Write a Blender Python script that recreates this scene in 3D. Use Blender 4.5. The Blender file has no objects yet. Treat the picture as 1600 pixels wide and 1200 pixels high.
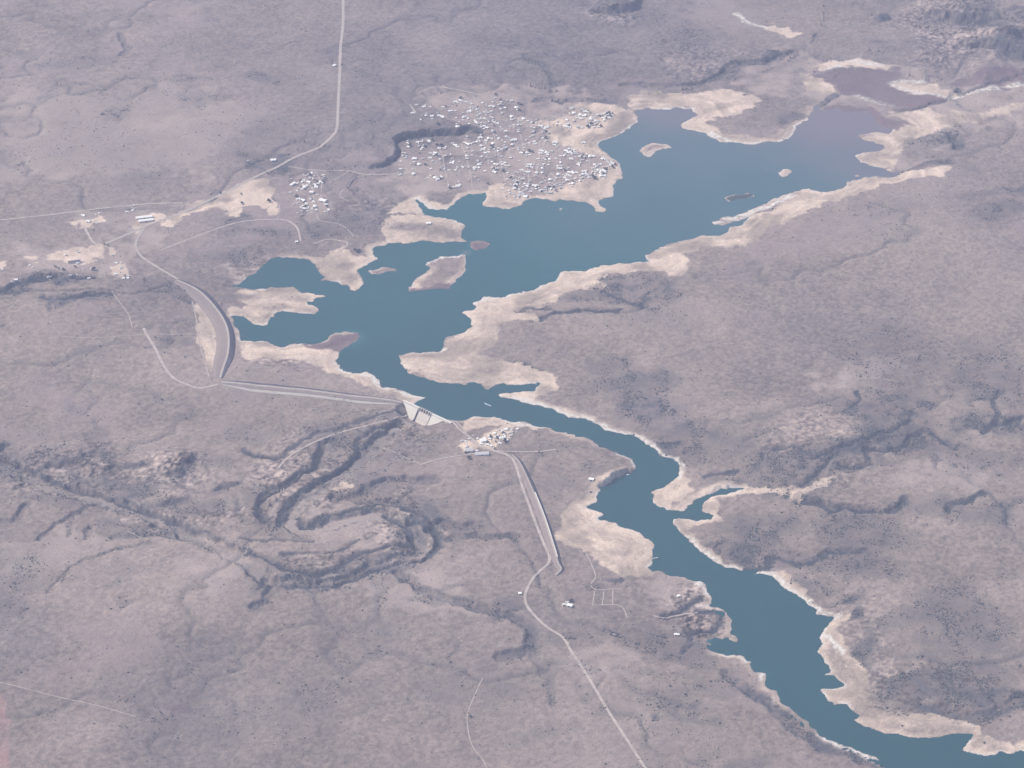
import bpy, math, random
import numpy as np
random.seed(7)
rng = np.random.default_rng(11)

# ------------------------------------------------------------------ camera
SC = bpy.context.scene
CAMH, PITCH, HFOV = 4000.0, 32.0, 20.0
F = 800.0 / math.tan(math.radians(HFOV / 2))
cam_d = bpy.data.cameras.new('camera')
cam_d.angle = math.radians(HFOV); cam_d.clip_start = 10; cam_d.clip_end = 200000
cam = bpy.data.objects.new('camera', cam_d); SC.collection.objects.link(cam)
cam.location = (0, 0, CAMH); cam.rotation_euler = (math.radians(90 - PITCH), 0, 0)
SC.camera = cam

# ------------------------------------------------------------------ sky, sun, exposure
SUN_AZ = (-0.93, 0.36); SUN_EL = math.radians(46)
w = bpy.data.worlds.new('World'); SC.world = w; w.use_nodes = True
nt = w.node_tree; bg = nt.nodes['Background']
sky = nt.nodes.new('ShaderNodeTexSky'); sky.sky_type = 'NISHITA'; sky.sun_disc = False
sky.sun_elevation = SUN_EL; sky.sun_rotation = math.atan2(SUN_AZ[0], SUN_AZ[1])
nt.links.new(sky.outputs[0], bg.inputs[0]); bg.inputs[1].default_value = 0.12
sd_ = bpy.data.lights.new('sun', 'SUN'); sd_.energy = 4.2; sd_.angle = math.radians(0.5); sd_.color = (1, 0.95, 0.88)
sun = bpy.data.objects.new('sun', sd_); SC.collection.objects.link(sun)
from mathutils import Vector
_l = math.hypot(*SUN_AZ)
sdir = Vector((SUN_AZ[0] / _l * math.cos(SUN_EL), SUN_AZ[1] / _l * math.cos(SUN_EL), math.sin(SUN_EL)))
sun.rotation_euler = sdir.to_track_quat('Z', 'Y').to_euler(); sun.location = (0, 6000, 4500)
SC.view_settings.view_transform = 'Standard'; SC.view_settings.look = 'None'
SC.view_settings.exposure = 0.60; SC.view_settings.gamma = 1; SC.view_settings.use_curve_mapping = False
HAZE_DENSITY = 4.4e-5; HAZE_COLOR = (0.68, 0.73, 1.0, 1)

# ------------------------------------------------------------------ helpers
def U(u, v, z=0.0):
    """photo position -> point on the level z"""
    th = math.radians(PITCH); cx = (u - 800) / F; cy = -(v - 600) / F
    d = (cx, math.cos(th) + cy * math.sin(th), -math.sin(th) + cy * math.cos(th))
    t = (z - CAMH) / d[2]
    return d[0] * t, d[1] * t

def UP(pts, z=0.0): return np.array([U(p[0], p[1], z) for p in pts])

def link(o): SC.collection.objects.link(o); return o

def mesh_np(name, co, faces, mats, smooth=False, mat_idx=None, parent=None):
    """co (n,3), faces (m,k) all the same k"""
    co = np.ascontiguousarray(co, dtype=np.float32); faces = np.ascontiguousarray(faces, dtype=np.int32)
    me = bpy.data.meshes.new(name); k = faces.shape[1]
    me.vertices.add(len(co)); me.vertices.foreach_set('co', co.ravel())
    me.loops.add(faces.size); me.loops.foreach_set('vertex_index', faces.ravel())
    me.polygons.add(len(faces)); me.polygons.foreach_set('loop_start', np.arange(0, faces.size, k, dtype=np.int32))
    me.polygons.foreach_set('loop_total', np.full(len(faces), k, dtype=np.int32))
    if smooth: me.polygons.foreach_set('use_smooth', np.ones(len(faces), dtype=bool))
    for m in (mats if isinstance(mats, (list, tuple)) else [mats]): me.materials.append(m)
    if mat_idx is not None: me.polygons.foreach_set('material_index', np.asarray(mat_idx, dtype=np.int32))
    me.update(calc_edges=True); me.validate()
    o = link(bpy.data.objects.new(name, me)); o.parent = parent
    return o

class MB:
    """collects polygons with a material slot for small built objects"""
    def __init__(s): s.v = []; s.f = []; s.m = []
    def add(s, vs, fs, m=0):
        b = len(s.v); s.v += [tuple(p) for p in vs]
        for f in fs: s.f.append([b + i for i in f]); s.m.append(m)
    def box(s, x0, x1, y0, y1, z0, z1, m=0):
        s.add([(x0, y0, z0), (x1, y0, z0), (x1, y1, z0), (x0, y1, z0), (x0, y0, z1), (x1, y0, z1), (x1, y1, z1), (x0, y1, z1)],
              [(0, 3, 2, 1), (4, 5, 6, 7), (0, 1, 5, 4), (1, 2, 6, 5), (2, 3, 7, 6), (3, 0, 4, 7)], m)
    def build(s, name, mats, parent=None):
        me = bpy.data.meshes.new(name); me.from_pydata(s.v, [], s.f)
        for m in (mats if isinstance(mats, (list, tuple)) else [mats]): me.materials.append(m)
        for p, i in zip(me.polygons, s.m): p.material_index = i
        me.update(); o = link(bpy.data.objects.new(name, me)); o.parent = parent
        return o

def tag(o, label=None, cat=None, group=None, kind=None):
    if label: o['label'] = label
    if cat: o['category'] = cat
    if group: o['group'] = group
    if kind: o['kind'] = kind
    return o

def empty(name, loc, rz=0.0):
    o = link(bpy.data.objects.new(name, None)); o.location = loc; o.rotation_euler = (0, 0, rz); return o

# value noise on arbitrary points
_lat = {}
def vnoise(X, Y, scale, seed):
    if seed not in _lat: _lat[seed] = np.random.default_rng(seed).random((257, 257)).astype(np.float32); _lat[seed][256] = _lat[seed][0]; _lat[seed][:, 256] = _lat[seed][:, 0]
    L = _lat[seed]
    x = (X / scale) % 256; y = (Y / scale) % 256
    xi = x.astype(np.int32); yi = y.astype(np.int32)
    fx = (x - xi).astype(np.float32); fy = (y - yi).astype(np.float32)
    fx = fx * fx * (3 - 2 * fx); fy = fy * fy * (3 - 2 * fy)
    xi &= 255; yi &= 255
    return (L[yi, xi] * (1 - fx) + L[yi, xi + 1] * fx) * (1 - fy) + (L[yi + 1, xi] * (1 - fx) + L[yi + 1, xi + 1] * fx) * fy
def fbm(X, Y, scale, octs, seed, gain=0.5):
    s = 0; a = 1; t = 0
    for i in range(octs):
        c, sn = math.cos(0.6 * i + seed), math.sin(0.6 * i + seed)
        s = s + a * (vnoise(X * c - Y * sn + 31 * i, X * sn + Y * c + 17 * i, scale, seed * 10 + i) - 0.5); t += a; a *= gain; scale *= 0.5
    return np.clip(s / t * 4, -1.3, 1.3)      # about -1..1
def sstep(a, b, x):
    t = np.clip((x - a) / (b - a), 0, 1); return t * t * (3 - 2 * t)

# coarse field grid for distances
CS = 5.0; CX0, CX1, CY0, CY1 = -2100.0, 2100.0, 4400.0, 9500.0
cgx = np.arange(CX0, CX1 + CS, CS); cgy = np.arange(CY0, CY1 + CS, CS)
def dist_line(P, cap, closed=False):
    """distance, along-parameter, side (+1 left of travel) to a polyline, capped"""
    ny, nx = len(cgy), len(cgx)
    D = np.full((ny, nx), cap, np.float32); T = np.zeros((ny, nx), np.float32); S = np.ones((ny, nx), np.float32)
    Q = np.vstack([P, P[:1]]) if closed else P
    L = np.r_[0, np.cumsum(np.hypot(*np.diff(Q, axis=0).T))]
    for i in range(len(Q) - 1):
        a, b = Q[i], Q[i + 1]
        i0 = max(0, int((min(a[0], b[0]) - cap - CX0) // CS)); i1 = min(nx, int((max(a[0], b[0]) + cap - CX0) // CS) + 2)
        j0 = max(0, int((min(a[1], b[1]) - cap - CY0) // CS)); j1 = min(ny, int((max(a[1], b[1]) + cap - CY0) // CS) + 2)
        if i0 >= i1 or j0 >= j1: continue
        gx = cgx[None, i0:i1]; gy = cgy[j0:j1, None]
        d = b - a; l2 = max(d @ d, 1e-6)
        t = np.clip(((gx - a[0]) * d[0] + (gy - a[1]) * d[1]) / l2, 0, 1)
        dd = np.hypot(gx - a[0] - t * d[0], gy - a[1] - t * d[1])
        m = dd < D[j0:j1, i0:i1]
        D[j0:j1, i0:i1][m] = dd[m]; T[j0:j1, i0:i1][m] = ((L[i] + t * math.sqrt(l2)) / L[-1])[m]
        cr = d[0] * (gy - a[1]) - d[1] * (gx - a[0])
        S[j0:j1, i0:i1][m] = np.sign(cr)[m]
    return D, T, S
def inside(P):
    ins = np.zeros((len(cgy), len(cgx)), bool); n = len(P)
    for i in range(n):
        a, b = P[i], P[(i + 1) % n]
        if a[1] == b[1]: continue
        lo, hi = (a, b) if a[1] < b[1] else (b, a)
        j0 = np.searchsorted(cgy, lo[1]); j1 = np.searchsorted(cgy, hi[1])
        if j0 >= j1: continue
        xi = lo[0] + (cgy[j0:j1] - lo[1]) * (hi[0] - lo[0]) / (hi[1] - lo[1])
        ins[j0:j1] ^= cgx[None, :] < xi[:, None]
    return ins
def sdf(P, cap):
    D, _, _ = dist_line(P, cap, True); return np.where(inside(P), D, -D)     # + inside
def samp(Fd, X, Y):
    x = np.clip((X - CX0) / CS, 0, len(cgx) - 1.001); y = np.clip((Y - CY0) / CS, 0, len(cgy) - 1.001)
    i = x.astype(np.int32); j = y.astype(np.int32); fx = x - i; fy = y - j
    return (Fd[j, i] * (1 - fx) + Fd[j, i + 1] * fx) * (1 - fy) + (Fd[j + 1, i] * (1 - fx) + Fd[j + 1, i + 1] * fx) * fy

# ------------------------------------------------------------------ materials
def mat(name, base, rough=0.9, var=0.0, scale=0.1, attr=None, bump=0.0, bscale=0.2, spec=0.2, metallic=0.0, tint=None):
    m = bpy.data.materials.new(name); m.use_nodes = True; n = m.node_tree.nodes; l = m.node_tree.links
    b = n['Principled BSDF']; b.inputs['Roughness'].default_value = rough; b.inputs['Metallic'].default_value = metallic
    b.inputs['Specular IOR Level'].default_value = spec
    tc = n.new('ShaderNodeTexCoord'); col = None
    if attr:
        a = n.new('ShaderNodeAttribute'); a.attribute_name = attr; col = a.outputs['Color']
    else:
        r = n.new('ShaderNodeRGB'); r.outputs[0].default_value = (*base, 1); col = r.outputs[0]
    if var:
        nz = n.new('ShaderNodeTexNoise'); nz.inputs['Scale'].default_value = scale; nz.inputs['Detail'].default_value = 6; nz.inputs['Roughness'].default_value = 0.65
        l.new(tc.outputs['Object'], nz.inputs['Vector'])
        mr = n.new('ShaderNodeMapRange'); mr.inputs['From Min'].default_value = 0.3; mr.inputs['From Max'].default_value = 0.7
        mr.inputs['To Min'].default_value = 1 - var; mr.inputs['To Max'].default_value = 1 + var; l.new(nz.outputs[0], mr.inputs[0])
        mx = n.new('ShaderNodeVectorMath'); mx.operation = 'SCALE'; l.new(col, mx.inputs[0]); l.new(mr.outputs[0], mx.inputs['Scale']); col = mx.outputs[0]
    l.new(col, b.inputs['Base Color'])
    if bump:
        nb = n.new('ShaderNodeTexNoise'); nb.inputs['Scale'].default_value = bscale; nb.inputs['Detail'].default_value = 4
        l.new(tc.outputs['Object'], nb.inputs['Vector'])
        bp = n.new('ShaderNodeBump'); bp.inputs['Strength'].default_value = 1; bp.inputs['Distance'].default_value = bump
        l.new(nb.outputs[0], bp.inputs['Height']); l.new(bp.outputs[0], b.inputs['Normal'])
    return m
M_GROUND = mat('ground_soil', (0, 0, 0), 0.95, 0.32, 0.30, 'albedo', 1.2, 0.12, 0.1)
M_ROAD = mat('road_gravel', (0.40, 0.33, 0.27), 0.95, 0.12, 0.1)
M_TRACK = mat('dirt_track', (0.42, 0.34, 0.28), 0.95, 0.25, 0.06)
M_CONC = mat('pale_concrete', (0.66, 0.60, 0.50), 0.85, 0.06, 0.2)
M_CONC2 = mat('stained_concrete', (0.60, 0.52, 0.44), 0.85, 0.10, 0.15)
M_DARK = mat('dark_steel_gate', (0.03, 0.03, 0.035), 0.6, 0.1, 1)
M_RIP = mat('riprap_rock', (0.085, 0.075, 0.08), 0.95, 0.3, 0.3, None, 1.0, 0.4)
M_FACE = mat('grassed_embankment_face', (0.235, 0.182, 0.155), 0.95, 0.12, 0.1)
M_BERM = mat('sandy_berm', (0.40, 0.345, 0.29), 0.95, 0.12, 0.08)
M_BUSH = mat('bush_leaves', (0.078, 0.078, 0.066), 0.9, 0.5, 0.08)
M_BARK = mat('bark', (0.12, 0.09, 0.07), 0.9, 0.2, 1)
M_WALLS = [mat('plaster_cream', (0.62, 0.56, 0.47), 0.9, 0.1, 0.5), mat('plaster_pink', (0.55, 0.42, 0.36), 0.9, 0.1, 0.5), mat('plaster_white', (0.75, 0.73, 0.68), 0.9, 0.08, 0.5)]
M_ROOFS = {'bright white': mat('roof_white_metal', (0.84, 0.79, 0.70), 0.5, 0.06, 0.5), 'silver grey': mat('roof_zinc', (0.50, 0.47, 0.43), 0.45, 0.1, 0.5),
           'cream': mat('roof_cream', (0.60, 0.53, 0.43), 0.7, 0.1, 0.5), 'dark': mat('roof_dark', (0.12, 0.10, 0.11), 0.7, 0.2, 0.5)}
M_BOAT = mat('white_hull', (0.82, 0.82, 0.82), 0.4, 0.03, 1)
M_FOAM = mat('wake_foam', (0.42, 0.52, 0.58), 0.6, 0.1, 1)

# ------------------------------------------------------------------ traced outlines of the place
SHORE = [(1640,1166),(1760,1180),(1900,1192),(2060,1180),(2080,1215),(1960,1240),(1800,1250),(1640,1262),(1500,1250),(1430,1222),(1392,1199),(1370,1182),(1345,1171),(1325,1165),(1307,1161),(1282,1147),(1262,1130),(1242,1112),(1225,1100),(1215,1090),
(1211,1079),(1198,1077),(1196,1070),(1202,1058),(1200,1054),(1181,1054),(1176,1047),(1175,1037),(1177,1033),(1167,1030),(1166,1027),(1156,1024),(1136,1023),(1125,1019),(1109,1017),(1103,1014),(1106,1007),(1104,1000),
(1119,997),(1133,997),(1154,1000),(1155,996),(1150,990),(1143,989),(1145,982),(1147,973),(1140,963),(1133,956),(1122,950),(1109,948),(1113,936),(1109,931),(1107,921),(1099,911),(1082,909),(1075,904),(1054,902),(1047,897),(1031,890),(1021,892),(1011,887),(1022,878),(1018,873),(1022,867),
(1022,855),(1015,846),(1005,839),(992,830),(980,825),(969,824),(961,816),(951,817),(937,815),(932,811),(941,807),(942,801),(930,797),(915,792),(925,787),(931,786),(934,772),(936,764),(950,757),(967,747),(982,740),(993,733),
(994,726),(990,719),(967,707),(951,700),(937,696),(925,689),(910,685),(885,675),(870,676),(860,670),(847,667),(820,659),(800,659),(785,656),(772,650),(765,654),(740,650),(730,655),(722,657),(708,657),(697,656),(674,645),(646,632),
(652,627),(667,621),(655,619),(645,617),(630,610),(615,607),(600,605),(596,600),(594,594),(582,587),(572,581),(562,582),(550,581),(542,579),(530,576),(526,569),(526,560),(531,552),(534,546),(542,540),(557,534),(564,526),(560,519),(542,516),(522,519),(510,530),(492,537),(465,539),(440,540),(420,534),(400,534),(377,534),(372,519),(365,495),(360,491),
(375,494),(387,500),(397,506),(410,508),(420,504),(426,495),(430,487),(450,487),(467,490),(480,491),(490,492),(497,487),(494,481),(486,477),(485,474),(492,467),(515,463),(500,461),(487,461),(475,457),(467,451),(457,447),(425,449),(410,452),(400,450),(382,448),(366,447),
(380,441),(387,432),(402,426),(411,417),(422,406),(432,402),(470,404),(482,407),(492,417),(502,426),(510,432),(497,437),(510,437),(530,440),(535,445),(545,446),(547,452),(552,454),(562,449),(569,440),(566,429),(559,422),(567,415),(582,410),(590,405),(581,396),(580,390),(590,384),(610,380),(632,380),(650,377),(687,377),(720,377),(731,379),
(722,372),(722,365),(727,355),(725,350),(708,344),(682,340),(662,333),(658,330),(650,312),(653,311),(664,323),(680,326),(700,326),(712,320),(717,312),(732,305),(750,304),(760,302),(761,309),(754,316),(756,322),(780,325),(805,324),(815,320),(825,312),(835,311),(852,312),(865,316),(875,312),(895,314),(915,316),(925,321),(930,329),(937,332),(946,330),(945,326),(937,321),(936,314),(947,310),(960,305),(961,297),(960,289),(970,280),(972,272),(969,260),(962,251),(950,242),(941,235),(936,225),(945,220),(967,210),(985,200),(997,191),(997,182),(988,173),
(1007,171),(1020,170),(1040,173),(1060,170),(1081,171),(1086,177),(1090,181),(1075,187),(1062,195),(1065,200),(1085,205),(1105,210),(1125,221),(1150,225),(1175,226),(1200,222),(1220,222),(1237,212),(1245,197),(1260,187),(1268,175),(1274,166),(1284,172),(1290,174),(1305,170),(1325,175),(1350,173),(1365,181),(1370,190),(1373,197),(1394,201),(1390,207),(1347,208),(1341,211),(1350,219),(1380,226),(1385,231),(1375,235),(1350,239),(1336,244),(1347,255),(1372,260),(1397,271),(1390,275),(1370,274),(1350,277),(1340,281),(1322,286),(1317,292),(1297,301),(1285,300),(1262,295),(1252,295),(1232,302),(1200,314),(1180,325),(1150,337),(1132,340),(1113,346),(1115,351),(1132,352),(1150,346),(1172,338),(1160,350),(1142,356),(1137,362),(1120,367),(1105,367),(1080,372),(1050,378),(1025,390),
(1009,398),(1014,407),(990,412),(944,415),(912,422),(881,423),(870,434),(866,441),(850,445),(825,455),(787,463),(756,466),(741,474),(744,482),(730,485),(722,491),(734,496),(737,510),(725,518),(698,527),(695,540),(684,548),(647,551),(620,557),(623,568),(640,582),(662,591),(694,598),(725,602),(737,600),(750,603),(762,607),(778,604),(787,598),(803,602),(844,598),(836,603),(836,610),(806,613),(787,612),(778,615),(781,621),(800,623),(819,627),(850,637),(881,647),(905,654),(932,665),(960,674),(995,685),(1015,697),(1030,710),(1055,722),(1059,732),(1057,747),(1045,756),(1017,769),(1022,777),(1025,787),(1040,799),(1072,798),(1075,787),(1090,780),(1107,770),(1135,763),(1160,764),(1160,766),(1135,769),(1112,776),(1101,787),(1097,800),(1115,805),(1107,810),(1087,812),(1050,811),(1049,815),(1065,832),(1075,845),(1090,860),(1112,876),(1137,887),(1165,895),(1190,897),(1212,903),(1215,907),(1232,924),(1252,937),(1262,947),(1277,952),(1276,961),(1304,965),(1295,977),(1287,986),(1280,996),(1286,1007),(1277,1020),(1290,1032),(1297,1047),(1285,1055),(1307,1057),(1322,1070),(1307,1075),(1285,1079),(1290,1092),(1302,1099),(1322,1100),(1330,1110),(1347,1120),(1335,1126),(1350,1135),(1375,1144),(1400,1147),(1425,1155),(1450,1155),(1475,1152),(1495,1147),(1520,1147),(1515,1157),(1503,1169),(1525,1177),(1550,1179),(1567,1175),(1587,1180),(1598,1170)]
ISLANDS = [[(666,412),(675,407),(692,400),(727,398),(730,412),(729,422),(717,435),(706,445),(700,451),(675,452),(638,457),(637,450),(647,439),(662,427),(675,420)],
[(576,422),(596,419),(617,417),(618,424),(600,426),(591,430),(576,427)],
[(735,377),(750,376),(770,382),(760,389),(740,390),(732,385)],
[(999,235),(1007,227),(1020,222),(1040,225),(1051,231),(1035,235),(1020,239),(1013,246),(1005,240)],
[(1217,270),(1225,265),(1236,266),(1239,271),(1225,276)],
[(1132,309),(1140,306),(1150,304),(1175,301),(1179,306),(1165,311),(1140,315)],
[(1321,285),(1326,281),(1331,284),(1328,288),(1323,288)],[(1334,273),(1341,271),(1343,275),(1336,276)],[(1103,1007),(1108,1004),(1115,1006),(1108,1009)],[(873,328),(877,326),(880,328),(877,330)]]
SAND = [[(128,348),(165,340),(166,352),(130,357)],[(210,345),(238,335),(262,338),(250,350),(222,356),(212,372)],[(95,412),(130,402),(150,410),(125,420)],[(172,425),(195,415),(200,432),(180,437)],[(0,415),(12,412),(14,425),(0,426)],[(105,350),(125,350),(122,358)],[(1255,293),(1330,298),(1290,318),(1240,345),(1200,362),(1165,388),(1130,385),(1100,388),(1069,399),(1076,424),(1069,435),(1050,435),(1040,427),(990,426),(959,430),(931,440),(945,449),(945,460),(931,451),(900,451),(875,465),(872,477),(844,479),(812,481),(809,490),(840,495),(834,502),(787,504),(781,524),(769,543),(747,555),(747,562),(787,563),(825,570),(856,582),(875,596),(872,609),(850,618),(834,626),(790,625),(775,615),(830,606),(760,610),(690,600),(618,565),(640,548),(690,540),(730,510),(720,490),(745,465),(860,440),(880,420),(1000,408),(1010,395),(1100,365),(1140,350),(1200,330)],
[(1057,747),(1066,745),(1080,757),(1079,768),(1068,778),(1055,783),(1035,800),(1017,770)],
[(868,843),(880,858),(916,862),(925,880),(961,894),(985,902),(1015,901),(1025,890),(1030,860),(1000,825),(945,800),(915,790),(895,785),(880,800)],
[(915,775),(937,765),(934,787),(912,790)],
[(1205,892),(1232,900),(1250,920),(1272,940),(1292,950),(1327,960),(1322,967),(1307,985),(1322,1000),(1325,1022),(1350,1042),(1357,1062),(1385,1080),(1400,1100),(1425,1112),(1450,1119),(1467,1115),(1500,1122),(1527,1132),(1532,1147),(1480,1160),(1400,1155),(1340,1130),(1270,1080),(1270,1000),(1290,970),(1260,950)],
[(1500,1170),(1520,1152),(1545,1150),(1570,1160),(1600,1172),(1570,1185),(1530,1185)],
[(1135,760),(1160,757),(1190,764),(1222,761),(1250,768),(1275,760),(1305,752),(1290,762),(1262,776),(1250,790),(1238,780),(1212,773),(1175,770),(1140,770),(1125,780),(1122,795),(1135,812),(1115,818),(1085,822),(1080,828),(1095,850),(1125,870),(1150,886),(1110,885),(1055,835),(1045,810),(1100,806),(1095,795),(1105,775)],
[(600,375),(600,345),(625,338),(660,334),(710,343),(730,352),(725,379),(650,380),(615,382)],[(630,310),(655,305),(664,325),(650,333),(610,335)],
[(650,306),(675,317),(705,318),(712,305),(735,297),(765,298),(770,285),(830,308),(815,326),(780,328),(750,322),(735,310),(700,330),(670,328)],
[(825,312),(870,290),(905,285),(930,275),(950,255),(967,255),(975,272),(963,305),(940,312),(946,332),(930,332),(900,317),(870,318)],
[(837,190),(875,187),(900,160),(950,162),(999,180),(998,192),(975,207),(938,225),(944,237),(968,255),(925,242),(887,230),(860,217),(850,200)],
[(980,150),(1012,142),(1075,146),(1137,141),(1175,150),(1192,162),(1160,178),(1115,182),(1100,192),(1150,212),(1200,213),(1230,197),(1245,180),(1260,165),(1274,168),(1264,188),(1247,200),(1237,215),(1215,226),(1150,228),(1120,222),(1060,200),(1070,185),(1088,180),(1080,169),(1000,170),(985,170)],
[(1372,180),(1425,176),(1450,172),(1462,182),(1495,177),(1525,180),(1557,174),(1600,167),(1700,160),(1700,172),(1600,177),(1575,182),(1550,189),(1520,192),(1500,197),(1480,205),(1450,210),(1420,220),(1412,235),(1397,250),(1400,267),(1372,262),(1340,255),(1334,243),(1375,233),(1382,230),(1345,220),(1339,210),(1390,206),(1375,197),(1425,195),(1405,185)],
[(1397,271),(1430,266),(1480,258),(1490,262),(1470,278),(1420,282),(1370,290),(1330,308),(1290,318),(1255,335),(1240,325),(1290,302),(1320,290),(1350,277)],
[(1245,115),(1268,118),(1290,130),(1310,145),(1295,148),(1260,142)],[(1395,135),(1405,130),(1460,131),(1470,140),(1500,150),(1530,147),(1480,160),(1440,150),(1405,143)],
[(1290,98),(1340,95),(1410,104),(1400,107),(1312,105),(1275,112)],[(1200,43),(1230,46),(1252,55),(1230,60),(1195,50)],
[(252,352),(270,338),(290,325),(340,307),(390,282),(417,282),(427,300),(422,315),(436,320),(434,340),(422,342),(420,328),(400,326),(385,325),(375,338),(355,340),(352,330),(330,328),(300,335),(270,360)],
[(72,400),(130,390),(157,385),(162,407),(125,408),(75,412)],[(163,388),(177,386),(180,400),(168,400)],[(35,408),(60,406),(62,415),(45,417)],
[(302,460),(312,468),(325,490),(334,510),(342,537),(343,587),(327,587),(312,537),(307,500)],
[(365,455),(400,452),(425,449),(457,447),(480,458),(515,462),(492,470),(498,490),(465,491),(430,487),(425,503),(405,509),(390,501),(362,490),(355,478),(375,482),(385,476),(372,468)],
[(378,534),(420,533),(440,542),(490,542),(530,543),(536,548),(526,570),(540,580),(570,582),(597,600),(640,613),(669,621),(650,630),(620,622),(575,602),(540,588),(510,575),(470,565),(420,560),(385,565),(374,556)],
[(430,400),(480,404),(512,432),(498,438),(535,442),(550,456),(571,440),(560,422),(592,405),(580,397),(560,400),(540,385),(520,388),(512,404),(490,400),(470,397)],
[(722,658),(740,650),(772,650),(790,656),(850,667),(840,672),(790,664),(740,668),(725,674)],
[(515,760),(535,755),(548,765),(530,775),(518,772)],
[(745,690),(775,668),(812,662),(806,672),(790,690),(768,705),(745,704)],[(720,690),(735,690),(750,705),(738,712),(724,705)]]
WEAKSAND = [[(1250,150),(1275,110),(1400,98),(1480,120),(1600,120),(1700,130),(1700,190),(1560,195),(1480,215),(1420,270),(1400,265),(1350,170),(1290,165)],[(650,225),(740,225),(850,215),(960,255),(900,308),(820,308),(740,300),(640,290)],[(650,150),(700,135),(800,132),(870,135),(930,150),(960,175),(960,260),(900,310),(820,310),(740,305),(640,300),(600,275),(640,220),(720,215),(740,190),(690,180)],
[(445,300),(480,272),(505,272),(512,285),(500,300),(520,320),(518,340),(470,338),(465,310)],
[(560,880),(600,870),(700,900),(720,960),(620,960),(570,930)],[(280,870),(340,870),(380,900),(340,925),(285,910)],[(480,815),(600,810),(625,830),(600,850),(520,865),(490,845)],
[(880,1020),(960,1000),(1010,1020),(960,1060),(900,1060)],[(1030,890),(1100,905),(1110,940),(1060,960),(1020,940)],[(1065,960),(1110,955),(1125,970),(1110,985),(1070,980)],[(1400,730),(1500,720),(1560,760),(1520,770),(1420,750)],
[(0,860),(100,830),(180,830),(200,850),(110,870),(60,900),(0,910)],[(1250,610),(1330,570),(1420,560),(1380,600)],[(0,150),(300,140),(420,180),(300,260),(0,290)],[(0,210),(60,165),(150,150),(215,148),(210,158),(120,162),(60,178),(20,200)],[(255,140),(300,135),(340,140),(300,145)],[(228,222),(262,228),(300,255),(335,275),(325,280),(280,258),(235,238)],[(160,765),(190,785),(225,798),(260,815),(300,832),(330,850),(380,868),(395,885),(370,880),(320,855),(270,830),(200,802),(150,778)],[(0,170),(60,150),(220,145),(240,160),(200,200),(100,215),(0,230)],[(90,180),(230,185),(330,270),(240,260),(120,220)],[(20,735),(45,735),(60,748),(35,745)],[(30,385),(210,380),(215,420),(150,440),(30,425)],[(190,360),(235,340),(260,360),(235,400),(215,395)],[(120,340),(250,325),(300,325),(240,352),(150,350)],[(1130,110),(1260,70),(1280,110),(1240,150),(1180,150)],[(900,170),(960,160),(940,230),(880,230)],[(390,400),(440,385),(480,392),(470,400),(425,402),(400,425),(370,435)]]
RED = [[(-60,1060),(0,1078),(5,1087),(9,1096),(8,1108),(13,1122),(12,1138),(16,1152),(15,1172),(11,1190),(14,1205),(10,1260),(-80,1260)]]
MUD = [[(1267,120),(1280,110),(1312,106),(1400,107),(1417,117),(1395,132),(1407,142),(1450,150),(1475,157),(1450,167),(1412,170),(1375,162),(1340,152),(1312,146),(1292,132)],
[(1280,177),(1290,165),(1330,163),(1365,170),(1390,186),(1425,193),(1400,202),(1372,196),(1350,178),(1310,172)],
[(465,541),(510,530),(522,519),(560,518),(565,528),(535,545),(500,543)],[(733,377),(750,374),(772,382),(760,391),(735,390)],[(1130,308),(1140,304),(1177,300),(1180,306),(1165,310),(1142,311)],
[(370,1035+60),(0,0),(0,0)] ,[(267,1100),(290,1093),(300,1105),(272,1114)],[(637,450),(700,440),(708,445),(700,453),(638,458)],[(1480,130),(1540,112),(1600,115),(1600,135),(1500,138)],[(1560,140),(1570,142),(1575,146),(1565,148)]]
MUD = [p for p in MUD if len(p) > 3]
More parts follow.
